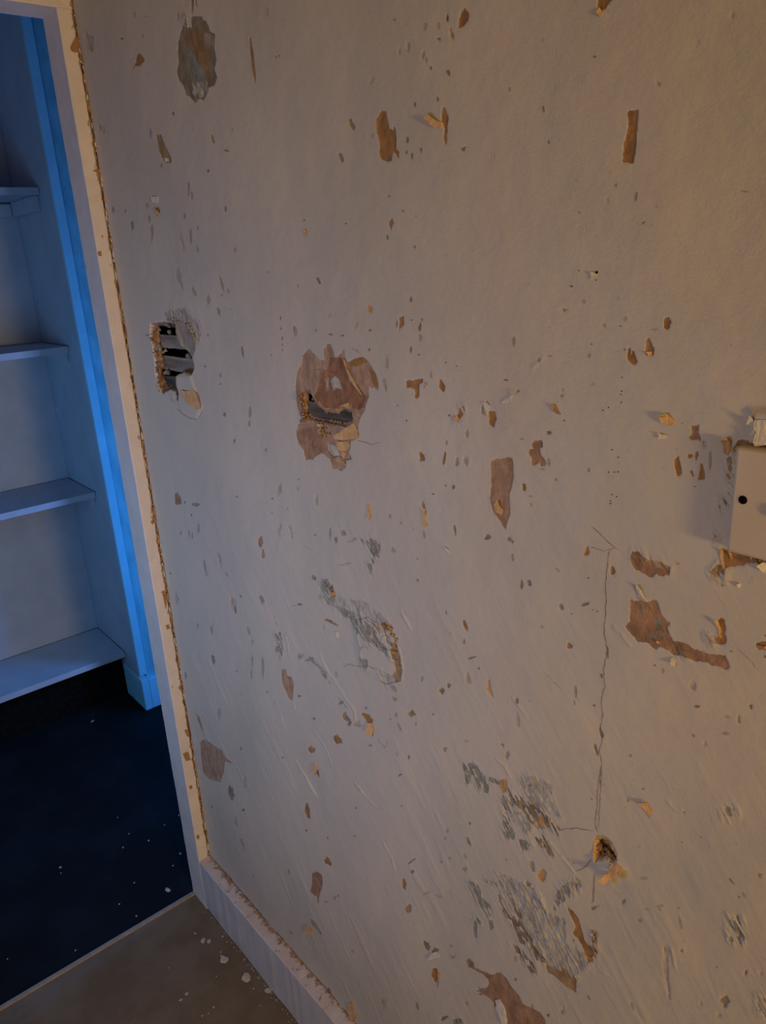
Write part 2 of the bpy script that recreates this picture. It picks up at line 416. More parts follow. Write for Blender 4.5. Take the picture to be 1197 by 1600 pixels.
# third pass writes paint islands back over everything
PATCH3 = """
V|w||500,430 550,395 590,440 615,520 600,500 530,515
V|p||455,440 475,420 480,500 460,535
V|w||480,1080 560,1100 590,1180 650,1250 540,1220 480,1150
N|p||345,970 400,1010 440,1130 440,1260 400,1260 360,1060
"""
HOLES = """
U|14|190,285 300,265 440,270 490,275 500,400 520,480 580,590 650,650 715,700 735,790 740,850 700,925 600,900 525,925 520,1010 545,1100 560,1160 555,1240 520,1250 495,1140 430,1120 350,1160 330,1140 290,1050 255,930 240,700 215,560 185,400
V|4.0|225,540 285,520 300,580 350,660 430,730 500,745 570,735 590,700 650,705 720,740 740,840 720,890 680,915 500,885 280,835 225,800
"""
PITS = """
P|9|200,215 240,215 330,230 370,330 415,390 415,430 370,440 340,400 270,410 210,400 185,350 190,290
X|4|835,640 880,625 935,670 930,730 890,700 850,690
"""
# small chips: crop | x,y,w,h,tilt,type
DOTS = """
A|705,625,10,40,0,m 808,530,14,16,0,k 997,650,14,38,-20,c 1065,705,26,7,10,c 978,800,12,14,0,k 617,1058,15,58,0,m 710,1095,12,78,0,m 848,1125,17,84,-6,m 893,1105,10,62,0,m 885,885,9,62,4,m 900,912,8,34,-4,m 1060,978,8,22,0,k 865,1012,10,24,0,m 928,1068,8,20,0,m 925,1168,9,28,-5,m 1099,1163,17,24,0,m 530,980,12,26,-8,m 587,985,9,18,0,m 688,962,12,22,0,m 698,1022,9,32,0,m 735,985,32,40,-10,c 572,182,16,9,0,c 683,78,6,6,0,k 755,775,9,22,0,m 668,170,9,20,0,f 902,605,6,6,0,m 630,70,8,30,0,f 840,80,8,40,0,f
B|897,85,15,42,-5,c 915,165,15,48,-12,c 857,182,16,20,0,c 670,238,15,32,0,f 713,222,17,50,0,f 795,125,13,34,0,f 785,255,14,36,15,f 902,340,12,32,-15,c 540,370,17,24,15,f 746,490,9,22,0,c 711,655,10,26,0,c 775,703,8,26,0,c 733,730,9,32,0,c 706,715,9,18,0,c 968,693,24,22,0,k 650,93,7,11,0,k 100,265,5,12,0,k 115,262,5,12,0,k 633,1045,17,48,0,t 625,918,8,8,0,c 692,988,8,9,0,c 617,1112,8,22,0,c 225,1030,8,9,0,k 232,1090,12,32,-6,t 423,1045,8,8,0,c 548,635,10,18,0,f 745,1155,7,14,0,c 822,320,8,16,0,c 853,465,7,20,0,c 398,742,16,42,-25,k 60,60,8,40,0,f 855,120,12,30,0,f 802,280,9,24,0,f
C|400,265,11,11,0,c 595,920,7,34,8,k 630,1042,7,16,35,k 155,510,7,26,-8,k 182,665,8,18,0,k 500,868,5,16,0,k 700,395,22,14,20,f 327,995,6,8,0,c 455,940,14,14,0,f 1035,75,14,18,0,f 1100,895,30,8,10,f
D|1037,130,15,64,-12,m 970,203,19,46,0,m 1017,257,17,42,-14,m 903,160,10,34,-15,m 913,178,8,26,0,m 1067,165,10,22,0,m 1035,180,14,18,0,m 1132,450,9,44,-8,k 1027,560,11,22,0,m 1027,600,8,12,0,m 957,515,8,9,0,k 1045,742,11,20,0,k 1165,735,13,54,0,m 1162,785,9,32,0,m 1092,865,7,22,5,k 910,1162,36,16,-10,k 865,1152,8,10,0,k 1107,1125,8,9,0,k 270,715,10,20,0,m 170,215,8,8,0,k 690,370,20,7,0,k 970,370,9,14,0,m
E|768,335,13,42,8,t 725,205,9,26,0,t 290,115,13,32,-28,k 180,350,17,56,0,m 190,138,16,18,0,m 280,348,11,12,0,m 403,373,16,8,-15,k 348,367,22,7,10,k 472,325,10,32,20,f 533,347,14,8,0,b 55,75,6,8,0,k 725,440,9,26,0,b 762,462,12,7,0,b 728,300,8,8,0,b 778,298,8,14,0,b 820,555,8,28,0,f 765,380,22,26,0,f 905,745,9,10,0,t 990,830,14,36,-4,m 882,945,12,54,12,t 940,970,16,42,0,m 983,955,24,42,0,f 925,1080,12,20,10,k 888,1075,8,8,0,k 780,1165,14,44,-22,t 190,1085,15,15,0,m 198,1045,7,9,0,m 105,1095,18,46,10,f 280,1140,20,44,0,f 75,1135,7,9,0,k 115,290,5,16,0,k 118,340,5,14,0,k 123,385,5,18,0,k 123,415,5,10,0,k 123,440,5,12,0,k 1173,580,20,7,10,t 830,1113,12,7,0,k 940,515,7,7,0,b 890,498,7,8,0,k 707,770,7,9,0,k 892,875,9,20,0,m 665,700,9,9,0,f 660,320,6,30,0,t 795,600,12,30,15,f 600,600,14,70,-10,f 530,440,9,12,0,k 70,465,7,8,0,k 45,910,9,18,0,m 340,275,14,14,0,f 615,500,10,60,0,f 605,600,10,60,-12,f
F|845,938,20,24,-15,t 935,955,10,80,0,f 262,258,34,14,-5,m 350,212,12,17,0,f 372,467,12,19,8,m 383,412,8,7,0,k 22,400,13,36,0,m 140,485,14,15,0,m 193,467,16,7,10,m 246,652,24,15,-8,m 245,622,18,14,0,f 545,297,10,22,0,f 100,1160,22,15,0,f 100,1122,17,8,0,f 220,1045,9,15,0,f 187,962,10,34,0,f 155,998,22,10,0,f 60,855,14,12,0,f 258,768,8,8,0,k 390,600,9,12,0,w 440,320,20,14,0,f 680,345,30,8,0,f 805,782,10,6,0,f 290,142,16,12,0,k
G|930,75,11,42,0,m 885,100,7,32,0,m 900,108,6,38,0,m 960,265,11,80,-10,m 1060,295,9,22,-15,m 795,287,12,9,0,m 825,410,20,52,-6,f 1090,435,26,66,-14,f 1100,455,10,34,-10,b 997,690,18,42,-14,k 990,545,15,42,0,f 1160,560,16,40,-20,m 1025,940,22,52,0,f 870,765,9,36,0,m 925,530,8,30,0,f 895,15,7,12,0,k 1125,395,10,10,0,k 1180,700,8,50,0,m 1178,760,8,40,0,m 845,100,8,20,0,f 1180,610,9,24,0,f 1107,745,8,12,0,m 1130,1105,8,14,0,k
H|640,178,16,26,-28,m 933,85,7,42,-8,t 787,108,9,32,-10,m 1088,120,34,22,0,k 160,85,14,62,-8,f 112,85,10,52,12,f 372,130,18,28,-10,g 405,98,26,20,0,g 345,105,8,42,0,g 25,412,20,42,-10,m 22,140,20,42,8,b 32,195,16,34,-5,b 35,740,9,80,0,m 265,310,22,26,0,k 320,330,38,36,-20,g 355,390,20,36,-15,o 980,530,17,54,-25,t 975,605,9,20,0,m 1017,680,44,7,-18,k 993,780,24,50,0,f 900,812,20,20,0,c 730,945,34,28,0,c 773,780,14,26,0,m 830,945,8,9,0,k 1157,1085,17,15,0,k 657,950,8,22,0,m 672,1003,12,34,-25,m 385,1063,32,42,0,t 265,1110,26,34,0,b 718,1145,9,17,0,k 1185,130,24,16,-20,k 275,108,8,8,0,k 205,432,26,8,0,k 203,860,14,9,0,k 275,965,12,10,0,k 755,320,12,14,0,m 660,1130,14,16,0,f 628,20,9,20,-10,m 420,245,60,8,-10,f 890,468,6,14,0,m 1045,730,8,10,0,b 885,1110,20,20,-30,m 750,990,10,20,0,m 1180,1130,20,30,0,m 990,1070,20,10,0,f 680,50,8,12,0,m 445,130,50,18,-25,f 505,700,30,30,0,g 205,680,26,20,0,g 250,690,40,12,-25,g 320,760,20,40,-20,g 370,760,14,24,0,f 400,890,30,12,-30,g 430,965,16,40,-30,k 645,825,12,24,-25,m 655,875,10,16,-25,m
I|478,280,22,38,-10,t 283,628,25,32,0,t 60,340,12,38,0,k 370,308,9,9,0,k 355,430,34,13,-15,k 240,442,22,26,-15,k 17,210,11,38,0,m 12,140,18,16,0,k 40,880,13,26,0,k 45,970,10,72,-4,f 310,840,9,54,0,m 458,655,8,54,0,k 430,765,13,22,-8,k 395,905,12,10,0,k 425,1035,18,42,-12,k 400,1110,14,54,-18,k 1118,908,15,21,-8,k 873,915,26,13,-5,b 1015,965,18,12,0,f 1065,978,14,42,0,f 1005,1042,22,12,0,f 905,1095,22,22,0,f 290,475,6,6,0,k 785,243,12,10,0,m 995,345,14,6,-20,k 715,745,8,22,0,f 850,820,30,30,0,f 677,718,6,10,0,k 1032,655,14,5,0,k 155,535,10,12,0,f 305,890,6,20,0,m 225,270,30,8,50,f 560,1142,9,14,0,m 1190,680,10,14,0,t 410,463,6,8,0,k
J|1080,115,28,58,-12,k 1140,196,16,12,-20,k 1145,70,14,52,0,f 992,180,8,17,0,m 1130,350,14,62,-18,m 1020,640,8,14,0,f 1105,250,10,40,-12,f 1185,500,8,14,0,f
K|245,200,24,58,-10,t 340,435,26,52,-25,t 695,545,20,52,-12,t 715,655,28,36,15,c 733,433,46,7,-38,k 737,482,18,12,-30,k 600,1100,22,40,-8,m 755,1115,20,30,0,m 840,970,34,60,-5,t 800,830,26,40,-10,q 835,852,34,30,0,q 1000,340,11,42,-22,c 1165,75,20,50,0,c 290,20,16,40,-10,b 283,2,14,22,0,o 155,482,10,22,0,m 372,605,12,22,0,m 238,290,9,11,0,k 472,185,8,10,0,k 685,175,6,7,0,k 1005,255,9,14,0,k 678,30,22,6,-30,k 465,315,8,6,0,k 340,325,6,12,0,k 455,855,12,14,0,m 900,290,10,16,0,m 890,325,10,12,0,m 870,435,10,14,0,m 913,832,8,8,0,k 925,885,24,8,-30,m 980,470,22,20,0,m 985,410,12,24,-20,m 1070,1040,14,30,10,g 1050,1040,40,16,-15,q 1000,915,30,40,-20,q 985,1100,16,16,0,f 880,1170,40,16,-35,q 945,1185,40,26,0,q 850,1010,10,30,0,m 390,595,6,10,0,k 155,770,30,20,0,f 330,625,20,14,0,m 910,420,10,10,0,m 800,585,30,8,-25,f 860,600,30,10,20,f 120,820,20,30,-20,m 15,690,14,18,0,q 340,1045,24,24,0,q
L|808,210,15,15,0,k 800,352,6,7,0,k 890,328,7,7,0,k 528,627,22,20,-25,k 602,712,24,14,0,m 625,520,34,12,-10,f 1035,535,34,6,55,k 390,655,32,16,-10,k 300,440,7,7,0,k 1000,1090,40,50,-10,k 1097,962,14,30,10,k 975,1162,22,18,0,m 250,1135,14,30,0,f 180,1155,16,18,0,k 28,988,16,16,0,k 105,1110,14,18,0,m 700,650,30,8,-15,f 795,730,7,60,-10,m 797,855,14,14,0,k 575,1115,8,40,-12,m 370,1070,8,30,-25,m 785,660,8,10,0,f 100,75,24,20,0,k 165,125,14,20,0,g 40,600,14,14,0,g 60,355,18,30,-15,g 75,345,30,24,0,g 110,460,22,50,-10,g 90,540,24,26,0,c 155,495,36,44,0,o 150,250,34,46,0,o 10,160,20,30,0,g 618,103,10,10,0,m 1165,965,14,14,0,f 725,860,6,40,0,f 640,665,20,8,0,f 1095,600,8,26,-25,f 890,1110,14,14,0,f 600,375,8,8,0,f 45,665,24,18,-20,g 30,890,9,24,0,m 300,805,8,10,0,k 245,1138,14,18,0,k 130,765,20,12,0,k
Q|325,590,48,30,-10,m 50,660,14,120,-2,m 45,175,24,50,-20,m 430,1045,20,12,0,k 325,885,16,12,0,k 1060,1115,14,40,-25,m 990,1052,10,10,0,k 1015,905,14,36,-25,m 1010,830,20,50,-35,m 805,970,20,20,0,m 840,1245,30,20,-20,m 1065,1460,40,10,-35,k 330,210,24,10,-15,k 285,218,30,6,0,m 205,1330,16,16,0,m 90,850,20,16,0,m 745,1085,60,50,0,m 600,1195,50,60,0,t 655,1035,30,60,-10,c 690,1085,40,20,-45,q
"""
PIN = "F|520,328 538,438 525,567 525,632 520,648 523,684 463,707 437,721 480,905 508,940 463,1010 490,1010 507,1009 480,1115 500,1125 472,1145 472,1157 325,68 863,1078 405,112"

# ---- wall grid: fine where the camera sees it
yl = [-2.6+.17*i for i in range(16)]
y = 0.155
while y < L:
    yl.append(y); y += 0.00105+0.00085*(y-.15)/1.3
yl.append(L); Yc = np.array(yl)
Zc = np.concatenate([np.linspace(0, .10, 3), np.arange(.12, 2.0, .00185), np.linspace(2.02, 2.4, 6)])
YY, ZZ = np.meshgrid(Yc, Zc); NZ, NY = YY.shape
w1 = fbm(YY*330, ZZ*260, 3, 2); w2 = fbm(YY*330+50, ZZ*260+80, 5, 2); w3 = fbm(YY*90, ZZ*70, 8, 2); w4 = fbm(YY*90+9, ZZ*70+5, 9, 2)
WY = YY + (w1*.0009 + w3*.0011); WZ = ZZ + (w2*.0014 + w4*.0016)
ang = math.radians(52)
ca, sa = math.cos(ang), math.sin(ang)                       # scraper direction: down and towards the near end
BRK = fbm((YY*ca+ZZ*sa)*120, (-YY*sa+ZZ*ca)*360, 12, 3)     # streaky break-up field
D1 = np.full(YY.shape, -20.0); D2 = np.full(YY.shape, -20.0)
C1 = np.zeros(YY.shape+(3,)); C1[:] = COL['t']; C2 = np.zeros(YY.shape+(3,)); C2[:] = COL['t']
ID = np.zeros(YY.shape, int); HOLE = np.full(YY.shape, -20.0)
DEP = np.zeros(YY.shape); RGH = np.zeros(YY.shape)
def window(poly, mg=.012):
    a0, b0 = poly.min(0)-mg; a1, b1 = poly.max(0)+mg
    j0, j1 = np.searchsorted(Yc, [a0, a1]); i0, i1 = np.searchsorted(Zc, [b0, b1])
    return (slice(max(i0-1, 0), min(i1+1, NZ)), slice(max(j0-1, 0), min(j1+1, NY)))
major = []
def paint(D, C, poly, col, flags='', idn=0):
    w = window(poly)
    if D[w].size == 0: return
    d = sdf_poly(WY[w], WZ[w], poly)*1000.0
    if 'n' in flags:
        d = np.minimum(d+1.0, (BRK[w]*9.0-0.4)+np.clip(d, -3, 4)*.5)
        RGH[w] = np.maximum(RGH[w], np.clip((d+6)/8, 0, 1))
    m = d > D[w]
    D[w] = np.where(m, d, D[w]); C[w] = np.where(m[..., None], np.array(col), C[w])
    if idn: ID[w] = np.where(m & (d > -.2), idn, ID[w])
def lines(txt): return [l for l in txt.strip().split('\n') if l.strip()]
for ln in lines(PATCH):
    cr, ty, fl, pts = ln.split('|'); poly = yz(cr, pts); idn = 0
    if '1' in fl: major.append((cr, ty, poly)); idn = len(major)
    paint(D1, C1, poly, COL[ty], fl, idn)
def dot_poly(cr, x, y, w, h, a, jag=.36, n=12):
    pts = []; a = math.radians(a)
    for k in range(n):
        t = 2*math.pi*k/n+rnd.uniform(-.2, .2); r = 1+rnd.uniform(-jag, jag)
        u, v = math.cos(t)*w/2*r, math.sin(t)*h/2*r*(1.08 if abs(math.sin(t)) > .8 else 1)
        pts.append('%f,%f' % (x+u*math.cos(a)-v*math.sin(a), y+u*math.sin(a)+v*math.cos(a)))
    return yz(cr, ' '.join(pts))
tiny = []
for ln in lines(DOTS):
    cr, items = ln.split('|')
    for it in items.split():
        f = it.split(','); x, yy, w, h, a = map(float, f[:5]); s = CROPS[cr][2]
        poly = dot_poly(cr, x, yy, w, h, a)
        if min(w, h)*s < 4.6: tiny.append((poly, f[5]))
        else: paint(D1, C1, poly, COL[f[5]])
for ln in lines(PATCH2):
    cr, ty, fl, pts = ln.split('|'); paint(D2, C2, yz(cr, pts), COL[ty], fl)
for ln in lines(PATCH3):
    cr, ty, fl, pts = ln.split('|'); poly = yz(cr, pts); w = window(poly)
    d = sdf_poly(WY[w], WZ[w], poly)*1000.0; m = d > -3
    D2[w] = np.where(m & (d > 0), np.maximum(d, 0.3), np.where(m, np.minimum(D2[w], np.maximum(d, -3)) if ty != 'w' else D2[w], D2[w]))
    C2[w] = np.where((d > -1)[..., None], np.array(COL[ty]), C2[w])
# brown chips all along the joint with the door jamb
jd = (YY-(L-.0035-.0045*fbm(ZZ*38, ZZ*0, 21, 3)-.003*fbm(ZZ*160, ZZ*0+3, 22, 2)))*1000
D1 = np.where(jd > D1, jd, D1); C1 = np.where((jd >= D1)[..., None], np.array((.42, .26, .13)), C1)
bd = ((BBH+.0045+.006*fbm(YY*30, YY*0, 25, 3)+.003*fbm(YY*160, YY*0, 26, 2))-ZZ)*1000
C1 = np.where((bd > D1)[..., None], np.array((.40, .29, .20)), C1); D1 = np.maximum(D1, bd)
for ln in lines(HOLES)+lines(PITS):
    cr, dp, pts = ln.split('|'); poly = yz(cr, pts); w = window(poly); dp = float(dp); through = ln in lines(HOLES)
    d = sdf_poly(WY[w], WZ[w], poly)*1000.0
    if through:
        prof = np.clip(d/(2.4 if dp > 8 else 1.5), 0, 1)*dp + (fbm(YY[w]*420, ZZ[w]*420, 33, 2)*dp*.22)*np.clip(d/1.5, 0, 1)
        HOLE[w] = np.maximum(HOLE[w], d+fbm(YY[w]*300, ZZ[w]*300, 34, 2)*1.5)
    else:
        prof = np.clip(d/2.5, 0, 1)*dp + fbm(YY[w]*380, ZZ[w]*380, 35, 3)*3.5*np.clip(d/1.5, 0, 1)
    DEP[w] = np.maximum(DEP[w], np.maximum(prof, 0))
    m = d > -.4; col = (.36, .215, .13) if cr != 'P' else (.40, .27, .14)
    C1[w] = np.where(m[..., None], np.array(col), C1[w]); D1[w] = np.where(m, np.maximum(D1[w], d+1.2), D1[w]); D2[w] = np.where(d > .2, -5, D2[w])
# macro relief: old plaster undulation, ridges, lumps (metres, outwards positive)
H = fbm(YY*4, ZZ*3, 41, 2)*.0028 + fbm(YY*17, ZZ*12, 43, 2)*.0009
low = np.clip((1.25-ZZ)/.7, 0, 1)
diag = fbm((YY*ca+ZZ*sa)*13, (-YY*sa+ZZ*ca)*62, 47, 3)
H += np.clip(diag-.12, 0, 1)*low*.0017*np.clip((fbm(YY*6, ZZ*6, 48, 2)+.35)*1.6, 0, 1)
H += fbm(YY*140, ZZ*110, 49, 2)*RGH*.0011
RIDGE = """
K|2.2|205,0 235,30 270,100 292,132
K|1.3|480,85 520,135 560,180 600,190
K|1.4|600,350 640,420 650,470
Q|1.5|95,190 130,270 150,320
Q|1.6|220,440 240,560
Q|1.4|275,910 295,990 330,990
Q|1.4|190,1020 220,1110
Q|2.0|600,800 660,900 720,980 740,1070
Q|1.5|470,580 520,690 590,800
Q|1.4|1060,240 1090,310 1120,370
Q|1.3|430,1130 500,1230 560,1370
Q|1.6|300,1350 370,1470 440,1590
Q|1.3|730,1510 790,1590
Q|1.3|740,330 750,470 770,590
M|1.6|740,660 830,780 920,890
M|1.8|470,300 560,400 640,480
M|1.4|700,460 760,540 800,600
M|1.5|360,70 420,120 455,185
N|1.6|640,190 680,270 720,360
N|1.4|350,50 390,90 430,100
N|1.6|490,160 560,230 600,290
N|1.6|660,520 700,580 760,610
N|1.6|880,600 930,680
L|1.2|735,160 765,195 800,205
L|1.3|750,840 765,900 770,930
L|1.2|415,930 450,960 480,985
X|2.2|740,600 820,660 900,760 950,870
X|1.8|1010,880 1040,1000 1055,1110 1040,1210
X|1.3|1010,500 1090,590 1140,690
X|1.2|200,1010 280,1120 370,1240
S|1.3|0,700 60,760 120,850
F|0.9|110,520 160,470
I|1.2|20,870 80,950
A|0.8|1180,280 1190,380
T|1.5|870,700 920,760
"""
for ln in lines(RIDGE):
    cr, hh, pts = ln.split('|'); pl_ = yz(cr, pts); w = window(pl_)
    dd = sdist_line(WY[w], WZ[w], pl_)*1000; H[w] += float(hh)*.00065*np.exp(-(dd/1.8)**2)
for nm, cy_, cz_ in (('u', .0, .0),):
    pass
H -= np.clip((D1+.6)/1.4, 0, 1)*.0007
# slab inside the first hole sits deeper; bulged paint under the hole
def bulge(cr, pts, hgt, soft):
    poly = yz(cr, pts); w = window(poly, .03); d = sdf_poly(YY[w], ZZ[w], poly)*1000
    H[w] += hgt*.001*(1/(1+np.exp(-np.clip(d/soft, -30, 30))))
bulge('U', '520,930 700,930 760,1100 840,1310 780,1480 600,1400 520,1200', 3.0, 1.5)
bulge('U', '495,285 640,300 720,420 750,600 715,690 590,610', -3.0, .7)
bulge('V', '470,330 600,190 690,340 870,600 790,740 620,670 500,740 320,590', -1.6, .6)
bulge('X', '560,600 760,640 940,900 960,1100 820,1230 620,1080 560,850', 2.0, 3.0)
bulge('P', '200,420 360,440 480,520 340,620 240,560', 4.5, 3.0)
bulge('W', '390,60 700,60 700,330 480,340 470,200', 3.0, 1.0)
fadeY = np.clip((YY-.0)/.15, 0, 1)*np.clip((L-YY)/.02, 0, 1); fadeZ = np.clip((ZZ-.1)/.05, 0, 1)*np.clip((2.1-ZZ)/.1, 0, 1)
H = H*fadeY*fadeZ - DEP*.001
def hgt(y, z):
    j = int(np.clip(np.searchsorted(Yc, y)-1, 0, NY-2)); i = int(np.clip(np.searchsorted(Zc, z)-1, 0, NZ-2))
    fy = (y-Yc[j])/(Yc[j+1]-Yc[j]); fz = (z-Zc[i])/(Zc[i+1]-Zc[i])
    return (H[i, j]*(1-fy)+H[i, j+1]*fy)*(1-fz)+(H[i+1, j]*(1-fy)+H[i+1, j+1]*fy)*fz

co = np.stack([-H, YY, ZZ], -1).reshape(-1, 3)
idx = np.arange(NZ*NY).reshape(NZ, NY)
Q4 = np.stack([idx[:-1, :-1], idx[1:, :-1], idx[1:, 1:], idx[:-1, 1:]], -1).reshape(-1, 4)
hv = (HOLE > 3.2); gone = (hv[:-1, :-1] & hv[1:, :-1] & hv[1:, 1:] & hv[:-1, 1:]).reshape(-1)
fid = np.maximum.reduce([ID[:-1, :-1], ID[1:, :-1], ID[1:, 1:], ID[:-1, 1:]]).reshape(-1)
d1f, d2f, rf = D1.reshape(-1), D2.reshape(-1), RGH.reshape(-1); c1f, c2f = C1.reshape(-1, 3), C2.reshape(-1, 3)
def grid_obj(name, quads, parent=None):
    used, inv = np.unique(quads, return_inverse=True); q = inv.reshape(-1, 4)
    m = bpy.data.meshes.new(name)
    m.vertices.add(len(used)); m.vertices.foreach_set('co', co[used].astype(np.float32).ravel())
    m.loops.add(len(q)*4); m.loops.foreach_set('vertex_index', q.astype(np.int32).ravel())
    m.polygons.add(len(q)); m.polygons.foreach_set('loop_start', np.arange(0, len(q)*4, 4, dtype=np.int32))
    m.polygons.foreach_set('use_smooth', np.ones(len(q), bool))
    for nm, arr in (('d1', d1f), ('d2', d2f), ('rough', rf)):
        a = m.attributes.new(nm, 'FLOAT', 'POINT'); a.data.foreach_set('value', arr[used].astype(np.float32))
    for nm, arr in (('c1', c1f), ('c2', c2f)):
        a = m.attributes.new(nm, 'FLOAT_COLOR', 'POINT')
        a.data.foreach_set('color', np.concatenate([arr[used], np.ones((len(used), 1))], 1).astype(np.float32).ravel())
    m.materials.append(M_WALL); m.update(calc_edges=True)
    return link(bpy.data.objects.new(name, m), parent)
wall = struct(grid_obj('wall_right', Q4[(~gone) & (fid == 0)]))
for k, (cr, ty, poly) in enumerate(major, 1):
    sel = (~gone) & (fid == k)
    if sel.sum() > 3: grid_obj('bare_plaster_patch', Q4[sel], wall)

# laths, cavity, plaster keys behind the holes
def lath(z0, z1, y0, y1, mat, x=.0165, dx=.006, tilt=0.0, sd=1):
    r = random.Random(sd); n = 24; v = []; f = []
    for i in range(n+1):
        t = i/n; yv = y0+(y1-y0)*t; zz = tilt*(t-.5); j = [r.uniform(-.0007, .0007) for _ in range(4)]
        v += [(x+j[0]*.5, yv, z0+zz+j[0]), (x+j[1]*.5, yv, z1+zz+j[1]), (x+dx, yv, z1+zz+j[2]), (x+dx, yv, z0+zz+j[3])]
        if i:
            a = (i-1)*4; b = i*4
            f += [(a+k, a+(k+1) % 4, b+(k+1) % 4, b+k) for k in range(4)]
    f += [(3, 2, 1, 0), (n*4, n*4+1, n*4+2, n*4+3)]
    o = mesh_obj('lath', v, f, mat, wall); return o
zb = (float(P3(487, 656, 0, .0060)[2])+float(P3(541, 668, 0, .0060)[2]))/2
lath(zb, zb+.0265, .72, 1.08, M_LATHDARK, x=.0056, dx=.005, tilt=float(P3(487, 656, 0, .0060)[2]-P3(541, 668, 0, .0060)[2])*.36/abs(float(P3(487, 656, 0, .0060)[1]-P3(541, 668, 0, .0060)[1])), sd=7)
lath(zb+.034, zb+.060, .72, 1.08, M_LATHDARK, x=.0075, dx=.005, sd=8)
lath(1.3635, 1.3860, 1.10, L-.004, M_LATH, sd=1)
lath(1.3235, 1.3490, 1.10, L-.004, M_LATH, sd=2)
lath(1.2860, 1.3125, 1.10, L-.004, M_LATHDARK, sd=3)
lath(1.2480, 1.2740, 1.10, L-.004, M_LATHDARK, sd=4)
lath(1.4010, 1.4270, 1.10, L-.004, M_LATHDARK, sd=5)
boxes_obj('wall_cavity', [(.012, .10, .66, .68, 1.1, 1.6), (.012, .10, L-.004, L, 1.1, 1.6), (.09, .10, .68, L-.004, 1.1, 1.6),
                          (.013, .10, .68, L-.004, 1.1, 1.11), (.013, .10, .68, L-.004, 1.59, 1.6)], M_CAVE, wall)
def blob(bm, c, r, sd, sq=(1, 1, 1)):
    q = random.Random(sd); g = bmesh.ops.create_icosphere(bm, subdivisions=1, radius=1.0)
    for v in g['verts']:
        k = 1+q.uniform(-.32, .32); v.co = Vector((c[0]+v.co.x*r*k*sq[0], c[1]+v.co.y*r*k*sq[1], c[2]+v.co.z*r*k*sq[2]))
def blobs(name, cr, pts, mat, xs=(.004, .014), rr=(.0018, .004), parent=wall, stuff=True):
    bm = bmesh.new()
    for i, (a, b) in enumerate(pix(cr, pts)):
        x = rnd.uniform(*xs); p = P3(a, b, 0, x); blob(bm, p, rnd.uniform(*rr), i+int(a))
    m = bpy.data.meshes.new(name); bm.to_mesh(m); bm.free(); m.materials.append(mat)
    o = link(bpy.data.objects.new(name, m), parent)
    if stuff: o['kind'] = 'stuff'
    return o
def spread(cr, path, n, j):
    q = [tuple(map(float, s.split(','))) for s in path.split()]; out = []
    for i in range(n):
        t = i/(n-1)*(len(q)-1); k = min(int(t), len(q)-2); u = t-k
        out.append('%f,%f' % (q[k][0]+(q[k+1][0]-q[k][0])*u+rnd.uniform(-j, j), q[k][1]+(q[k+1][1]-q[k][1])*u+rnd.uniform(-j, j)))
    return ' '.join(out)
blobs('plaster_crumb', 'U', spread('U', '215,420 250,600 290,760 300,900 310,1050 325,1130', 60, 28), M_CRUMB, (.001, .010), (.0016, .0036))
blobs('plaster_crumb', 'U', '330,600 360,640 390,620 300,560 395,880 420,900 385,905 410,880 340,720', M_CRUMBG, (.010, .014), (.003, .0055))
blobs('plaster_crumb', 'U', '250,350 310,360 330,290 410,300 440,320 440,390 290,330 230,330 400,290', M_CRUMBG, (.010, .020), (.0025, .0042))
blobs('plaster_crumb', 'U', spread('U', '420,230 540,260 640,290 700,340 730,450 745,540', 40, 22), M_CRUMBG, (-.001, .001), (.0012, .0026))
blobs('plaster_crumb', 'U', spread('U', '530,1140 540,1190 540,1240', 12, 16), M_CRUMB, (.002, .008), (.0018, .0032))
blobs('plaster_crumb', 'U', '690,700 670,690', M_CRUMBG, (.012, .014), (.003, .004))
blobs('plaster_crumb', 'V', spread('V', '205,560 200,640 230,700 235,800 215,870 260,790', 46, 22), M_CRUMB, (-.002, .004), (.0014, .0030))
blobs('plaster_crumb', 'V', spread('V', '320,620 380,680 440,720 520,745 590,715', 24, 10), M_CRUMB, (.001, .006), (.0012, .0020))
blobs('plaster_crumb', 'V', spread('V', '440,920 470,980 400,900 440,1020', 18, 24), M_CRUMB, (-.003, .001), (.0012, .0024))
blobs('plaster_crumb', 'V', '520,745 605,760 640,800 720,830 660,860', M_CRUMBG, (.012, .016), (.0015, .0025))
blobs('plaster_crumb', 'P', spread('P', '215,230 260,260 230,330 300,300 350,330 280,370 400,390 340,390 240,390', 70, 24), M_CRUMB, (.003, .008), (.0012, .0026))
blobs('plaster_crumb', 'X', spread('X', '840,640 900,630 930,700 970,770 970,880 990,1060', 20, 12), M_FLAKEB, (-.003, .001), (.0012, .0026))
blobs('plaster_crumb', 'W', spread('W', '400,1340 450,1370 520,1390 560,1400', 24, 24), M_CRUMB, (-.004, .001), (.0009, .0018))
blobs('plaster_crumb', 'N', spread('N', '1040,480 1060,560 1050,620 1035,690', 24, 14), M_CRUMB, (-.002, .001), (.0006, .0013))
blobs('plaster_crumb', 'X', spread('X', '270,210 310,290 330,360', 14, 22), M_CRUMB, (-.002, .001), (.0008, .0016))
blobs('plaster_crumb', 'Q', spread('Q', '600,1170 620,1220 590,1210', 12, 16), M_CRUMB, (-.003, .001), (.001, .0018))

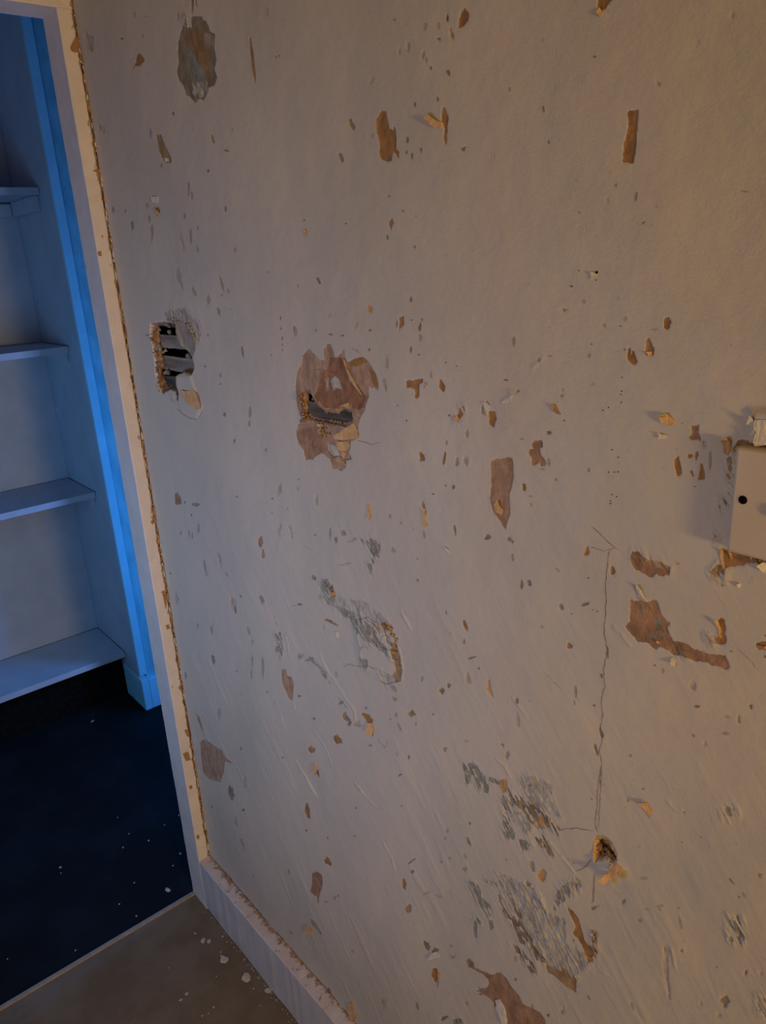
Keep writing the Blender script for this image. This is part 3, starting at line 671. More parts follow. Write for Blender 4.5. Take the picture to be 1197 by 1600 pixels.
# thin things on the surface: cracks, pinholes, tiny chips
def ribbon_group(name, strips, mat, off=.00035):
    v = []; f = []
    for pts, wd_ in strips:
        n = len(pts)
        for i, (a, b) in enumerate(pts):
            t0 = pts[max(i-1, 0)]; t1 = pts[min(i+1, n-1)]; dy, dz = t1[0]-t0[0], t1[1]-t0[1]
            l = math.hypot(dy, dz)+1e-9; ny, nz = -dz/l, dy/l
            w = wd_*.5*(rnd.uniform(.45, 1.25) if 0 < i < n-1 else .15)
            for s in (-1, 1):
                yv, zv = a+ny*w*s, b+nz*w*s; v.append((-hgt(yv, zv)-off, yv, zv))
            if i:
                k = len(v); f.append((k-4, k-3, k-1, k-2))
    o = mesh_obj(name, v, f, mat, wall); return o
def dense(cr, pts, step=.003, jit=.0007):
    q = yz(cr, pts); out = [tuple(q[0])]
    for i in range(len(q)-1):
        d = math.hypot(*(q[i+1]-q[i])); n = max(1, int(d/step))
        for k in range(1, n+1):
            p = q[i]+(q[i+1]-q[i])*k/n; out.append((p[0]+rnd.uniform(-jit, jit), p[1]+rnd.uniform(-jit, jit)))
    return out
CRACKS = [('I', .0007, '470,175 460,220 450,320 450,440 440,560 455,640 440,740 445,810 428,880 432,950 422,1010 428,1060 418,1120 430,1180 422,1210 410,1280 408,1350 402,1410 400,1470 412,1500'),
          ('I', .0006, '425,1250 418,1370 415,1480'), ('I', .0005, '380,60 420,100 470,145 510,178'), ('I', .0005, '500,168 440,182 380,160'),
          ('L', .0005, '395,490 388,560 386,640'), ('V', .0016, '490,1185 545,1225 575,1212 660,1250 735,1245'),
          ('V', .0006, '270,330 340,318 430,320 500,340 560,360 680,395'), ('V', .0007, '640,200 690,330 720,410 790,510 860,590'),
          ('V', .0006, '455,55 490,50 520,80'), ('V', .0006, '720,100 780,115 830,160'), ('V', .0007, '290,1150 320,1125 370,1125'),
          ('U', .0009, '430,1120 440,1200 470,1270'), ('U', .0011, '520,1350 600,1420 700,1475 790,1480'), ('U', .0007, '790,1480 830,1420 840,1370'),
          ('V', .0022, '280,832 400,855 540,880 690,915'), ('V', .0007, '780,1045 880,1070 940,1095 1040,1070'),
          ('M', .0009, '810,580 920,565 1040,592'), ('M', .0008, '1040,790 990,850 930,880'), ('M', .0006, '1100,120 1105,200 1095,250 1130,265'),
          ('N', .0018, '540,450 580,510 610,560 625,610 670,660 720,692'), ('N', .0006, '1060,60 1045,280'),
          ('X', .0006, '560,590 590,690 580,740 620,900 610,1070'), ('X', .0011, '730,790 810,870 900,900'), ('X', .0012, '930,720 975,780 970,850 950,910'),
          ('X', .0012, '975,1040 1000,1070 990,1100'), ('X', .0007, '480,560 560,600 690,560 740,600 800,620'), ('X', .0007, '620,890 660,855 715,890'),
          ('X', .0008, '440,1080 490,1050 600,1080 690,1060 800,1110'), ('X', .0009, '820,1230 880,1265 960,1240 1050,1220'), ('X', .0008, '240,640 235,690'),
          ('X', .0008, '250,580 310,600 380,655'), ('X', .0006, '820,860 840,760 880,750'), ('X', .0008, '640,560 750,640 780,770'),
          ('Q', .0010, '380,590 430,640 470,680 510,740'), ('Q', .0009, '600,890 640,930 670,970'), ('Q', .0006, '890,1190 950,1260 980,1210'),
          ('Q', .0005, '1010,1280 1050,1330'), ('H', .0006, '60,400 90,480 100,540'), ('N', .0010, '0,645 45,680'), ('L', .0005, '640,460 660,480'),
          ('I', .0005, '1060,640 1110,690 1155,745'), ('I', .0005, '575,330 600,400 640,410'), ('D', .0006, '800,640 800,670 820,690')]
strips = [(dense(cr, pts), w*.72) for cr, w, pts in CRACKS]
for s_ in strips: ribbon_group('crack', [s_], M_CRACK)
PSTR = [('B', .0009, '1112,705 1114,740 1105,770'), ('C', .0007, '212,225 210,270'), ('C', .0009, '204,555 196,605'), ('C', .0008, '710,1045 712,1080'),
        ('D', .0008, '1058,385 1068,405'), ('D', .0008, '1170,235 1182,255'), ('E', .0007, '365,0 380,40'), ('E', .0006, '208,210 212,240'), ('F', .0006, '637,45 637,70'),
        ('F', .0006, '687,160 687,200'), ('D', .0006, '1040,1060 1020,1100'), ('H', .0008, '1105,415 1130,425'), ('H', .0009, '85,875 90,910'), ('H', .0007, '120,100 95,180'),
        ('H', .0007, '215,155 260,180'), ('K', .0009, '868,535 876,555'), ('K', .0009, '912,570 918,600'), ('M', .0008, '255,660 275,685'), ('N', .0009, '20,190 30,225'),
        ('X', .0007, '1010,500 1060,570 1140,700'), ('X', .0006, '1040,460 1100,560'), ('N', .0008, '1090,740 1130,775'), ('S', .0006, '750,310 850,385'), ('I', .0006, '410,285 420,250'),
        ('N', .0007, '535,110 540,160'), ('N', .0007, '650,190 700,350'), ('Q', .0009, '140,910 145,960'), ('M', .0007, '770,690 900,890'), ('M', .0006, '800,690 930,870'),
        ('R', .0006, '785,690 790,740'), ('A', .0005, '1100,340 1100,370'), ('K', .0007, '300,270 310,290'), ('K', .0010, '215,0 285,120'), ('K', .0008, '465,80 520,130'),
        ('K', .0008, '560,150 600,190'), ('L', .0008, '740,165 765,190'), ('L', .0008, '487,575 520,610'), ('I', .0008, '170,750 240,830'), ('L', .0008, '755,840 765,880')]
o = ribbon_group('paint_drip_ridge', [(dense(cr, pts, .003, .0003), w) for cr, w, pts in PSTR], M_PALE, .0007); o['kind'] = 'stuff'
def tiny_group(name, polys, mat, off=.0003):
    v = []; f = []
    for poly in polys:
        k = len(v)
        for a, b in poly: v.append((-hgt(a, b)-off, a, b))
        f.append(tuple(range(k, k+len(poly))))
    o = mesh_obj(name, v, f, mat, wall); o['kind'] = 'stuff'; return o
M_TIN = {}
for ty in sorted(set(t for _, t in tiny)):
    c = COL[ty]; M_TIN[ty] = plain('tiny_chip_'+ty, c, tuple(k*.8 for k in c), 150, .9, spec=.1)
    tiny_group('tiny_paint_chip', [p for p, t in tiny if t == ty], M_TIN[ty])
cr, pp = PIN.split('|')
pins = [dot_poly(cr, *map(float, q.split(',')), 5.5, 5.5, 0, .1) for q in pp.split()] + [dot_poly('F', 408, 76, 12, 13, 0, .1)]
tiny_group('pinhole', pins, M_BLACK)
# scattered tiny knocks, denser low on the wall
rs = random.Random(99); sc = []
for i in range(150):
    yv = rs.uniform(.19, 1.42); zv = rs.uniform(.2, 1.9); zl = 1.0 if yv > .7 else 1.6
    if rs.random() > (.35+.65*(zv < 1.2)): continue
    w = rs.uniform(.0005, .0013); hh = w*rs.uniform(1, 2.6); n = 6
    sc.append([(yv+math.cos(2*math.pi*k/n)*w*rs.uniform(.7, 1.2), zv-math.sin(2*math.pi*k/n)*hh*rs.uniform(.7, 1.2)) for k in range(n)])
tiny_group('tiny_paint_chip', sc, M_SPECK)

# peeling flakes: outline, hinge point (stays on the wall), lift in mm, material
def flake(name, cr, pts, hinge, lift, mat, thick=.0007, curl=1.6, label=None):
    poly = yz(cr, pts); hp = yz(cr, hinge)[0]
    dist = np.hypot(poly[:, 0]-hp[0], poly[:, 1]-hp[1]); far = poly[dist.argmax()]; ax = (far-hp)/max(dist.max(), 1e-6); mx = dist.max()
    # densify outline and add ragged edge
    out = []
    for i in range(len(poly)):
        a, b = poly[i], poly[(i+1) % len(poly)]; n = 2
        for k in range(n):
            p = a+(b-a)*k/n; j = .00035
            out.append((p[0]+rnd.uniform(-j, j), p[1]+rnd.uniform(-j, j)))
    bm = bmesh.new(); base = hgt(*hp)
    def X(p):
        t = max(0.0, float(np.dot(np.array(p)-hp, ax))/mx)
        return -(max(base, hgt(float(p[0]), float(p[1])))+.0006+lift*.001*t**curl)
    vs_ = [bm.verts.new((X(p), p[0], p[1])) for p in out]
    face = bm.faces.new(vs_)
    bmesh.ops.triangulate(bm, faces=[face])
    bmesh.ops.subdivide_edges(bm, edges=[e for e in bm.edges if e.calc_length() > .003], cuts=2)
    bmesh.ops.triangulate(bm, faces=bm.faces[:])
    for v in bm.verts: v.co.x = X((v.co.y, v.co.z)) + rnd.uniform(-.00025, .00025)
    bm.verts.index_update(); fr = [v.co.copy() for v in bm.verts]; nb = len(fr)
    tris = [tuple(v.index for v in f.verts) for f in bm.faces]
    rim = [tuple(v.index for v in e.verts) for e in bm.edges if len(e.link_faces) == 1]
    bm.free(); bm = bmesh.new()
    tv = [bm.verts.new(c) for c in fr]; bv = [bm.verts.new((c.x+thick, c.y, c.z)) for c in fr]
    for t in tris:
        bm.faces.new([tv[i] for i in t]); bm.faces.new([bv[i] for i in reversed(t)])
    for i, j in rim: bm.faces.new([tv[i], tv[j], bv[j], bv[i]])
    bmesh.ops.recalc_face_normals(bm, faces=bm.faces[:])
    m = bpy.data.meshes.new(name); bm.to_mesh(m); bm.free(); m.materials.append(mat)
    o = link(bpy.data.objects.new(name, m), wall)
    if label: o['label'] = label
    return o
F_, B_, W_ = M_FLAKE, M_FLAKEB, M_FLAKEW
FL = [('B', '800,548 820,540 835,555 860,570 875,575 872,600 845,598 825,585 808,565', '885,575', 9, F_),
      ('U', '610,1110 670,1130 740,1105 780,1150 830,1300 830,1350 790,1350 680,1270 625,1180', '760,1110', 6, F_),
      ('V', '560,990 640,950 750,870 790,940 800,1030 650,1045 580,1030', '800,960', 7, F_),
      ('V', '585,1060 680,1065 700,1110 680,1150 640,1165 590,1130', '700,1120', 5, F_),
      ('V', '620,1165 665,1180 655,1240 635,1220', '665,1180', 3, F_),
      ('V', '625,690 690,655 705,705 680,710', '700,700', 4, F_),
      ('V', '375,880 430,880 405,930 460,1030 440,1040 380,970', '430,960', 4, F_),
      ('V', '640,200 655,210 690,330 720,410 790,510 830,570 815,580 700,420 665,300', '800,500', 2.2, F_),
      ('V', '540,1235 600,1240 655,1270 665,1310 640,1290 560,1260', '600,1300', 2.5, F_),
      ('E', '1118,1165 1137,1138 1143,1165 1158,1185 1150,1210 1125,1197', '1155,1200', 6, F_),
      ('E', '522,1165 536,1160 540,1210 532,1235 524,1200', '540,1200', 4, F_),
      ('H', '775,50 785,10 795,-15 792,40 805,60 798,72 780,60', '803,40', 5, F_),
      ('H', '525,985 545,985 555,1010 545,1048 520,1025', '552,1000', 7, F_),
      ('H', '268,1175 282,1165 292,1190 290,1215 275,1225', '292,1190', 4, F_),
      ('F', '705,742 735,735 752,752 770,768 764,790 735,792 712,775', '768,780', 7, F_),
      ('F', '722,748 738,745 742,765 730,772', '742,765', 9, B_),
      ('F', '697,828 712,832 722,846 740,838 736,852 702,852', '735,850', 3, W_),
      ('W', '170,310 210,305 240,340 240,430 205,460 180,450 180,380', '245,400', 9, F_),
      ('W', '385,380 410,330 415,270 460,230 475,250 455,330 485,385 395,415', '480,380', 10, W_),
      ('W', '395,170 435,95 475,180 460,215 400,190', '475,190', 8, W_),
      ('W', '470,150 520,140 640,150 640,360 500,375 484,385 462,330 478,250 462,215', '640,250', 5, W_),
      ('W', '145,1300 168,1308 168,1440 178,1480 156,1484', '178,1400', 3.5, F_),
      ('W', '215,1310 240,1335 248,1390 228,1402', '250,1380', 2.5, F_),
      ('W', '495,1440 554,1405 600,1420 600,1530 530,1500', '600,1460', 10, W_),
      ('W', '260,425 300,375 300,395 275,435', '300,400', 3, F_),
      ('S', '448,960 465,943 482,962 482,1010 460,1004', '484,980', 8, W_),
      ('S', '180,365 192,370 208,425 262,488 248,492 205,442 186,400', '240,470', 4, W_),
      ('S', '798,652 816,650 830,740 838,800 822,795 812,730', '836,740', 6, F_),
      ('S', '332,815 350,820 357,842 338,838', '355,835', 3, F_),
      ('S', '972,365 990,360 998,380 982,392', '998,380', 4, W_),
      ('S', '1180,860 1215,862 1215,885 1183,880', '1215,870', 3, F_),
      ('L', '598,160 635,163 662,198 655,243 643,215 622,188', '660,200', 7, F_),
      ('P', '355,450 380,465 410,430 505,520 492,552 430,572 385,525', '380,430', 16, F_),
      ('P', '300,580 345,540 410,538 425,580 340,630', '420,540', 18, F_),
      ('P', '185,300 195,215 212,215 205,290 200,350 225,425 205,430 180,360', '220,320', 3, F_),
      ('K', '235,740 250,728 268,745 266,780 240,776', '268,755', 5, F_),
      ('K', '430,1100 455,1092 475,1155 452,1180 436,1135', '470,1130', 6, F_),
      ('K', '818,868 845,858 862,880 850,890 810,896', '860,885', 4, W_),
      ('K', '855,945 862,965 858,1000 848,970', '862,980', 3, F_),
      ('C', '410,55 425,38 437,60 425,76', '437,60', 3, F_),
      ('A', '710,918 740,918 738,950 714,946', '740,930', 3, W_),
      ('A', '722,968 740,988 746,1012 728,1000', '746,1000', 2.5, F_),
      ('A', '770,735 785,740 790,755 775,757', '790,750', 2, W_),
      ('E', '1155,682 1180,670 1215,640 1228,628 1234,634 1192,678 1160,690', '1190,690', 5, W_),
      ('F', '203,690 214,695 242,740 232,738 208,722', '240,735', 3, B_),
      ('H', '883,160 900,172 914,193 900,190', '912,185', 3, W_),
      ('X', '358,722 383,713 390,768 370,778', '388,760', 2.5, W_),
      ('F', '380,72 405,80 408,105 385,108', '408,95', 2, W_),
      ('K', '1122,1085 1140,1080 1165,1120 1180,1190 1160,1197 1130,1130', '1180,1150', 4, W_),
      ('E', '1062,690 1080,678 1098,700 1085,742 1078,740 1086,705 1078,690', '1090,720', 2.5, W_),
      ('F', '645,448 660,445 662,462 650,468', '662,460', 3, F_),
      ('E', '925,755 945,745 955,770 935,775', '955,765', 2.5, F_),
      ('B', '228,1075 236,1075 238,1112 230,1105', '240,1095', 2, F_),
      ('I', '1060,338 1076,335 1080,350 1066,354', '1080,345', 3, W_),
      ('E', '385,880 430,865 440,890 410,910', '435,890', 3, F_)]
for cr, pts, hg, lf, mt in FL:
    flake('paint_flake', cr, pts, hg, lf*.5, mt)

# ------------------------------------------------------------------ room shell
NYW = -2.6; LX = -3.0; FX0, FX1, FY1 = -2.2, 1.6, 2.83; CH = 2.4; JY = L+JD; OX = -0.80
M_FLOOR = NT('tan_hardboard_floor')
_s = M_FLOOR; _c = _s.mix(_s.ramp(_s.noise(9, 5, .6), .35, .65), (.150, .105, .065), (.185, .14, .10))
_c = _s.mix(_s.ramp(_s.noise(600, 2, .5), .60, .68, 0, .5), _c, (.30, .25, .20)); _c = _s.mix(_s.ramp(_s.noise(300, 2, .5), .66, .7, 0, .5), _c, (.07, .05, .035))
M_FLOOR = _s.out(_c, .8, _s.bump(_s.noise(400, 3, .6), .0004), .25)
M_DARK = NT('dark_carpet_floor'); _s = M_DARK
M_DARK = _s.out(_s.mix(_s.ramp(_s.noise(5, 4, .6), .4, .7), (.006, .007, .009), (.011, .014, .019)), .85, _s.bump(_s.noise(900, 3, .7), .0012), .15)
struct(box_obj('floor', LX, 0.0, NYW, JY-.012, -.08, 0, M_FLOOR))
struct(box_obj('floor', FX0, FX1, JY, FY1, -.08, 0, M_DARK)).name = 'floor'
struct(box_obj('trim_1', OX, -JT, JY-.012, JY, -.05, .004, plain('threshold_strip', (.34, .28, .22), (.28, .23, .18), 60, .5), bevel=.0015))
struct(box_obj('wall_left', LX-.1, LX, NYW, L, 0, CH, M_PLAIN))
struct(box_obj('wall_near', LX-.1, .1, NYW-.1, NYW, 0, CH, M_PLAIN))
struct(boxes_obj('wall_back', [(LX, OX-.03, L, JY, 0, CH), (OX-.03, .12, L+.001, JY-.001, HEAD+.03, CH), (.012, FX1, L, JY, 0, CH)], M_PLAIN))
struct(box_obj('ceiling', LX-.1, .12, NYW-.1, JY, CH, CH+.1, M_PLAIN))
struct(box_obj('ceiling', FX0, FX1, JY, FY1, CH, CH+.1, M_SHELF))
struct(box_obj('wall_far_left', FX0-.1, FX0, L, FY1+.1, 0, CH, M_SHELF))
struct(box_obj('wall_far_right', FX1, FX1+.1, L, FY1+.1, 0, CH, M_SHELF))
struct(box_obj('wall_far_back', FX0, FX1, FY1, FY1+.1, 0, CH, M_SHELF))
struct(box_obj('wall_backing', .10, .12, NYW, L, 0, CH, M_CAVE))

# door lining: right jamb with a worn, slightly wavy front face, header, left jamb
def worn_board(name, x0, x1, y0, y1, z0, z1, mat, sd, amp=.0012, step=.012):
    """board whose long axis is Z, room-side long edges slightly wavy"""
    n = int((z1-z0)/step); v = []; f = []; r = random.Random(sd)
    ph = [r.uniform(0, 9) for _ in range(6)]
    def w(z, k): return amp*(math.sin(z*23+ph[k])*.4+math.sin(z*71+ph[k+1])*.3+r.uniform(-.5, .5))
    b = .0022
    for i in range(n+1):
        z = z0+(z1-z0)*i/n
        a = w(z, 0)*.4; c = w(z, 2)
        v += [(x0+a, y1, z), (x0+a, y0+b, z), (x0+b+a, y0+a*.6, z), ((x0+x1)/2, y0+a*.5, z), (x1-.004+c, y0+c*.5, z), (x1, y0+.003+c, z), (x1, y1, z)]
        if i:
            p, q = (i-1)*7, i*7
            f += [(p+k, p+(k+1) % 7, q+(k+1) % 7, q+k) for k in range(7)]
    f += [tuple(range(6, -1, -1)), tuple(range(n*7, n*7+7))]
    return struct(mesh_obj(name, v, f, mat))
jamb = worn_board('trim_2', -JT, .0, L, JY, 0, HEAD, M_JAMB, 3)
struct(box_obj('trim_3', OX, .0, L-.0005, JY, HEAD, HEAD+.035, M_JAMB, bevel=.002))
struct(box_obj('trim_4', OX-.03, OX, L, JY, 0, HEAD, M_TRIM, bevel=.002))
def jamb_chip(cr, pts):
    P = [P3(a, b, 1, L-.0006) for a, b in pix(cr, pts)]
    v = [(p[0], L-.0006, p[2]) for p in P]+[(p[0], L+.001, p[2]) for p in P]; n = len(P)
    f = [tuple(range(n)), tuple(range(2*n-1, n-1, -1))]+[(i, (i+1) % n, n+(i+1) % n, n+i) for i in range(n)]
    mesh_obj('bare_wood_chip', v, f, M_JCHIP, jamb)
M_JCHIP = plain('jamb_bare_chip', (.40, .24, .12), (.33, .19, .10), 150, .9, .0008, 300, spec=.1)
jamb_chip('A', '328,222 340,195 352,172 372,165 380,205 378,240 352,246 334,238')
jamb_chip('A', '432,800 448,790 470,794 476,826 462,822 456,806')
jamb_chip('A', '405,470 425,470 432,520 415,522'); jamb_chip('A', '487,975 503,972 506,1000 494,998')
jamb_chip('A', '458,1178 472,1172 476,1197 462,1197'); jamb_chip('A', '474,1100 482,1102 480,1116')
jamb_chip('G', '704,44 716,38 722,50 712,60'); jamb_chip('G', '757,372 768,365 782,400 776,455 768,420')
jamb_chip('G', '776,530 790,525 795,545 782,550'); jamb_chip('G', '835,815 848,812 846,830 838,832')
jamb_chip('G', '862,1020 880,1015 890,1060 872,1045'); jamb_chip('G', '855,1130 880,1120 892,1160 870,1165')
jamb_chip('J', '884,85 898,80 900,95 888,100'); jamb_chip('J', '918,318 930,312 934,330 922,334')
# ragged plaster / paint lips in the joint between jamb and wall
def lips(name, n, fn, mat, sd):
    r = random.Random(sd); bm = bmesh.new()
    for i in range(n): blob(bm, *fn(r, i))
    m = bpy.data.meshes.new(name); bm.to_mesh(m); bm.free(); m.materials.append(mat)
    o = link(bpy.data.objects.new(name, m), wall); o['kind'] = 'stuff'; return o
lips('joint_crumb', 210, lambda r, i: ((-.001+r.uniform(-.001, .001), L-.001-abs(r.gauss(0, .0018)), r.uniform(.15, 1.95)), r.uniform(.0008, .0020), i, (1, 1, r.uniform(1, 5))), M_FLAKEB, 5)
lips('joint_crumb', 90, lambda r, i: ((-.0015+r.uniform(-.001, .001), L-.002-abs(r.gauss(0, .002)), r.uniform(.15, 1.95)), r.uniform(.0006, .0018), i, (1, 1, r.uniform(1, 6))), M_FLAKEW, 6)
lips('joint_crumb', 120, lambda r, i: ((-abs(r.gauss(0, .004)), r.uniform(.7, L-.01), BBH+.001+abs(r.gauss(0, .001))), r.uniform(.0008, .0022), i, (1, r.uniform(1, 3), 1)), M_FLAKEB, 8)

# baseboard: sloping, stained top ledge and wavy foot
def baseboard():
    s = NT('baseboard_paint'); 
    c = s.mix(s.ramp(s.noise(14, 4, .6), .3, .7), (.54, .52, .53), (.60, .58, .59))
    tc = s.n('ShaderNodeTexCoord'); sp = s.n('ShaderNodeSeparateXYZ'); s.t.links.new(tc.outputs['Object'], sp.inputs[0])
    top = s.ramp(sp.outputs[2], BBH-.004, BBH-.001)
    m = s.math('MULTIPLY', s.ramp(s.math('ADD', s.noise(75, 5, .7), s.math('MULTIPLY', s.ramp(sp.outputs[0], -.016, 0.0), .12)), .60, .63), top)
    c = s.mix(s.math('MULTIPLY', s.ramp(s.noise(22, 4, .6), .35, .6, .35, .8), top), c, (.56, .42, .35)); c = s.mix(m, c, (.34, .22, .15))
    mat = s.out(c, .55, s.bump(s.noise(120, 4, .65), .0007), .35)
    n = 160; v = []; f = []; r = random.Random(4)
    for i in range(n+1):
        y = NYW+(L-NYW)*(i/n)**.5
        j = r.uniform(-1, 1)*.0006; zt = BBH+math.sin(y*9)*.001+j
        zb = .002+.0015*math.sin(y*31)+r.uniform(0, .002)
        v += [(-.002, y, zb), (-JT+.001, y, zb), (-JT+j, y, zb+.004), (-JT+j, y, zt-.003), (-JT+.0025+j, y, zt-.0005), (-JT/2, y, zt+.0005+r.uniform(-.0006, .0006)), (-.0002, y, zt+.0015), (.0, y, zt-.01)]
        if i:
            p, q = (i-1)*8, i*8
            f += [(p+k, p+(k+1) % 8, q+(k+1) % 8, q+k) for k in range(8)]
    f += [tuple(range(7, -1, -1)), tuple(range(n*8, n*8+8))]
    return struct(mesh_obj('baseboard_right', v, f, mat))
baseboard()

# ------------------------------------------------------------------ switch plate
PT = .0105; _a = P3(1146, 701, 0, -PT); _b = P3(1137, 858, 0, -PT)
PY, PZ = float((_a[1]+_b[1])/2-.043), float((_a[2]+_b[2])/2)
sp_ = bpy.data.objects.new('switch_plate', None); link(sp_); sp_.location = (0, PY, PZ)
tag(sp_, 'square painted switch plate with a black screw hole, torn wallpaper above and below it', 'switch plate')
def local(o, root=sp_):
    for v in o.data.vertices: v.co -= root.location
    return o
pl_ = local(box_obj('plate', -PT, .003, PY-.043, PY+.043, PZ-.043, PZ+.043, M_PLATE, sp_, bevel=.0028, seg=3))
hole_c = P3(1161, 781, 0, -PT)
def disc(name, c, r, x0, x1, mat, parent, n=28, taper=1.0):
    v = []; f = []
    for s, x, k in ((0, x0, 1.0), (1, x1, taper)):
        for i in range(n):
            t = 2*math.pi*i/n; v.append((x, c[1]+math.cos(t)*r*k, c[2]+math.sin(t)*r*k))
    f = [(i, (i+1) % n, n+(i+1) % n, n+i) for i in range(n)]+[tuple(range(n)), tuple(range(2*n-1, n-1, -1))]
    return mesh_obj(name, v, f, mat, parent)
local(disc('screw_hole_rim', hole_c, .0041, -PT-.0002, -PT+.0005, M_PLATE, sp_))
local(disc('screw_hole', hole_c, .0034, -PT-.0004, -PT+.0008, M_BLACK, sp_))
kc = P3(1212, 800, 0, -PT)
local(disc('shadow_knob', kc, .0048, -PT-.0022, -PT+.0005, M_PLATE, sp_, taper=1.0))  # unseen knob, added so its shadow reaches the visible part of the plate

# ------------------------------------------------------------------ built-in shelves in the far room
YP = 2.425                                                  # room-side face of the shelf unit's right stile
UX0 = -1.25
su = bpy.data.objects.new('built_in_shelves', None); link(su); su.location = (0, SB, 0)
tag(su, 'white built-in shelf unit seen through the doorway above a dark floor', 'shelves')
def S(o): return local(o, su)
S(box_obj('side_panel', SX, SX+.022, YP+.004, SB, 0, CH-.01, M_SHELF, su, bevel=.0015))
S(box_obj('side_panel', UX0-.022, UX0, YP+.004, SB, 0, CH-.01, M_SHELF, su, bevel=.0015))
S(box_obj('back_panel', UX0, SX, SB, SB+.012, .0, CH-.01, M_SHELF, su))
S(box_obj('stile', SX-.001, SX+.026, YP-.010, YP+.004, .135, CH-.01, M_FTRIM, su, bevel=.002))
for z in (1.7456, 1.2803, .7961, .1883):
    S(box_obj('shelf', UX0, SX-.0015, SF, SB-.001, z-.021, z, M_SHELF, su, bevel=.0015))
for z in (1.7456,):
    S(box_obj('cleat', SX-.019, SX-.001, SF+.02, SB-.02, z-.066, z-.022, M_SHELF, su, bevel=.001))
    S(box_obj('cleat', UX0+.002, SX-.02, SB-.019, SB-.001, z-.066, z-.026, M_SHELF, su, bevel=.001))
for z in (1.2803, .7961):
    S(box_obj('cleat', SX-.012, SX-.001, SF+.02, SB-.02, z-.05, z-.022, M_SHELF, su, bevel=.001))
M_GAP = plain('shelf_joint_dark', (.10, .10, .10), (.20, .21, .22), 60, 1.0, spec=0)  # dark strips along the joints of shelves and panels
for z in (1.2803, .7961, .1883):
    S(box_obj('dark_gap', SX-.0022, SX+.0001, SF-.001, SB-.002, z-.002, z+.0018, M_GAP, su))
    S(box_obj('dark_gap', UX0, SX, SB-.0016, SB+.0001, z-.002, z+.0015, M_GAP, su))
S(box_obj('toe_shade_board', UX0, SX-.002, SF+.05, SF+.062, .0, .166, M_BLACK, su))  # black board stands in for the shade of the toe space
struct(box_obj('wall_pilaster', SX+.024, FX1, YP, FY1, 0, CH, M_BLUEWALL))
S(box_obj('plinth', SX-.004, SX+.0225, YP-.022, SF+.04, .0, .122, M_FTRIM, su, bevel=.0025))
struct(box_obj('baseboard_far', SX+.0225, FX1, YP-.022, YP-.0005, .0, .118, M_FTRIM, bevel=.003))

# ------------------------------------------------------------------ plaster debris on the floors
def chip(cr, x, y, w, h, label, group, sd, z=0.0, mat=None, notch=False):
    r = random.Random(sd); c = pix(cr, '%f,%f' % (x, y))[0]; p = P3(*c, 2, z)
    s = CROPS[cr][2]; d = np.linalg.norm(p-CAM); k = d/FPX*s
    a = max(w*k*(.5 if w > 18 else .34), .0007); b = max(h*k*(.75 if w > 18 else .5), .0007); n = 8; rot = r.uniform(0, 3)
    v = []; th = max(.0009, min(a, b)*.2)
    for lay in (0, 1):
        for i in range(n):
            t = 2*math.pi*i/n; q = r.uniform(.72, 1.15)*(1 if lay == 0 else .88)
            if notch and i in (2, 3): q *= .45
            u, w_ = math.cos(t)*a*q, math.sin(t)*b*q
            v.append((u, w_, 0 if lay == 0 else th*r.uniform(.7, 1.3)))
    f = [(i, (i+1) % n, n+(i+1) % n, n+i) for i in range(n)]+[tuple(range(n-1, -1, -1)), tuple(range(n, 2*n))]
    o = mesh_obj('plaster_chip', v, f, mat or M_CHIP); o.location = (p[0], p[1], z+.0002); o.rotation_euler = (0, 0, r.uniform(-.5, .5))
    return tag(o, label, 'debris', group)
M_CHIP = plain('pale_plaster_chip', (.50, .46, .41), (.42, .38, .33), 200, .9, .0006, 500, spec=.1)
GT, GD = 'plaster chips on the tan floor', 'plaster specks on the dark floor'
TAN = [(405, 818, 40, 50, 'notched white plaster flake on tan floor, upper of the two big ones', 1), (540, 928, 46, 40, 'largest rounded white plaster flake on tan floor near the baseboard', 0),
       (668, 1003, 30, 26, 'pale plaster chip touching the foot of the baseboard, lowest of the bright ones', 0), (242, 668, 14, 22, 'small bright round crumb on tan floor, farthest from the camera', 0),
       (287, 708, 26, 26, 'bent sliver of plaster on tan floor beside a smaller crumb', 1), (324, 712, 20, 18, 'small crumb just right of the bent plaster sliver', 0),
       (404, 686, 18, 12, 'dusty crumb lying against the baseboard foot, level with the bent sliver', 0), (393, 778, 16, 9, 'thin flat crumb just above the notched plaster flake', 0)]
for i, (x, y, w, h, lb, nt) in enumerate(TAN): chip('T', x, y, w, h, lb, GT, 10+i, notch=bool(nt))
TL = ['tiny crumb on tan floor at the very bottom, farther right of a pair of slivers', 'flat tiny sliver on tan floor, leftmost of the bottom scatter', 'small round crumb on tan floor just above the leftmost sliver',
      'tiny crumb on tan floor close to the bottom edge, left of the flat crumb', 'tiny crumb right of the largest rounded flake, lower of two', 'tiny crumb on tan floor just right of the largest rounded flake',
      'lone pinpoint crumb far left on the tan floor', 'pinpoint crumb left of the largest rounded flake', 'tiny crumb at the baseboard foot level with the notched flake', 'tiny crumb at the baseboard foot below the notched flake',
      'tiny crumb at the baseboard foot above the notched flake', 'pinpoint crumb on tan floor at the bottom edge of the view', 'pinpoint crumb on tan floor low down under the chip touching the baseboard',
      'pinpoint crumb touching the chip at the baseboard foot', 'pinpoint crumb at the baseboard foot right of the bent sliver', 'pinpoint crumb at the baseboard between notched and rounded flakes']
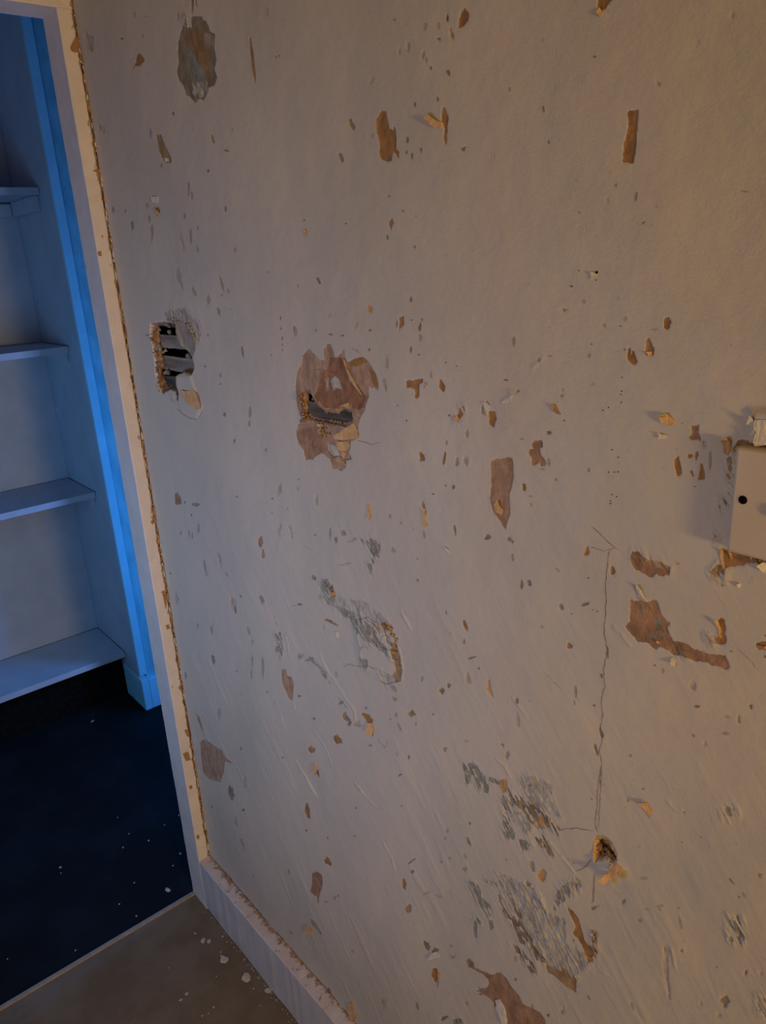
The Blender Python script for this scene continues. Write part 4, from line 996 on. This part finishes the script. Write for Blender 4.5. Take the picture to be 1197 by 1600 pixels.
for i, (x, y, w, h) in enumerate([(352, 1100, 16, 10), (160, 1057, 20, 8), (195, 1020, 20, 12), (285, 1150, 14, 8), (585, 992, 14, 10), (615, 930, 12, 10), (87, 870, 8, 8), (367, 920, 9, 9), (530, 822, 12, 9),
                                  (585, 885, 10, 8), (470, 752, 10, 8), (320, 1135, 8, 8), (620, 1090, 8, 7), (650, 975, 9, 7), (430, 720, 9, 7), (560, 850, 8, 7)]):
    chip('T', x, y, w, h, TL[i], GT, 40+i)
chip('T', 78, 412, 24, 32, 'grey ring-shaped curl of paint on the dark floor near the door jamb', GD, 70, notch=True)
chip('T', 157, 202, 18, 14, 'largest square white speck on the dark floor beside the door jamb', GD, 71)
chip('J', 282, 465, 16, 10, 'dim grey fleck alone in the middle of the dark floor', GD, 72)
chip('G', 433, 978, 20, 8, 'dim fleck on the dark floor below the lowest shelf', GD, 73)
DL = ['bright pinpoint on the dark floor left of the square speck', 'oval speck on the dark floor, leftmost of the upper scatter', 'bright pinpoint on the dark floor midway between jamb and lone grey fleck', 'dull oval speck on the dark floor above the threshold strip',
      'upright speck on the dark floor, nearest the threshold strip', 'lone speck on the dark floor by the left part of the threshold strip', 'small speck on the dark floor touching the door jamb, uppermost', 'pinpoint on the dark floor just below the square speck',
      'faint pinpoint on the dark floor a little left of the jamb, high in the scatter', 'faint pinpoint on the dark floor right above the leftmost oval speck', 'faintest pinpoint on the dark floor, topmost of the scatter', 'pinpoint just below the dim grey fleck in mid floor', 'faint pinpoint on the dark floor at the far left edge of the view']
for i, (x, y, w, h) in enumerate([(695, 340, 11, 9), (575, 372, 13, 8), (628, 537, 9, 8), (558, 637, 11, 8), (638, 693, 8, 12), (353, 853, 10, 7), (836, 222, 9, 8), (809, 457, 8, 8), (770, 266, 9, 7), (603, 308, 7, 7), (550, 232, 6, 6), (285, 492, 6, 6), (35, 893, 6, 6)]):
    chip('J', x, y, w, h, DL[i], GD, 80+i)
# grit in the gap under the baseboard
r = random.Random(31); bm = bmesh.new()
for i in range(170):
    yv = r.uniform(.75, L); blob(bm, (-JT-abs(r.gauss(0, .004)), yv, .0006), r.uniform(.0006, .0018), i)
m = bpy.data.meshes.new('grit'); bm.to_mesh(m); bm.free(); m.materials.append(M_CRUMBG)
g = link(bpy.data.objects.new('grit', m)); tag(g, 'fine brown grit along the foot of the baseboard', 'debris'); g['kind'] = 'stuff'
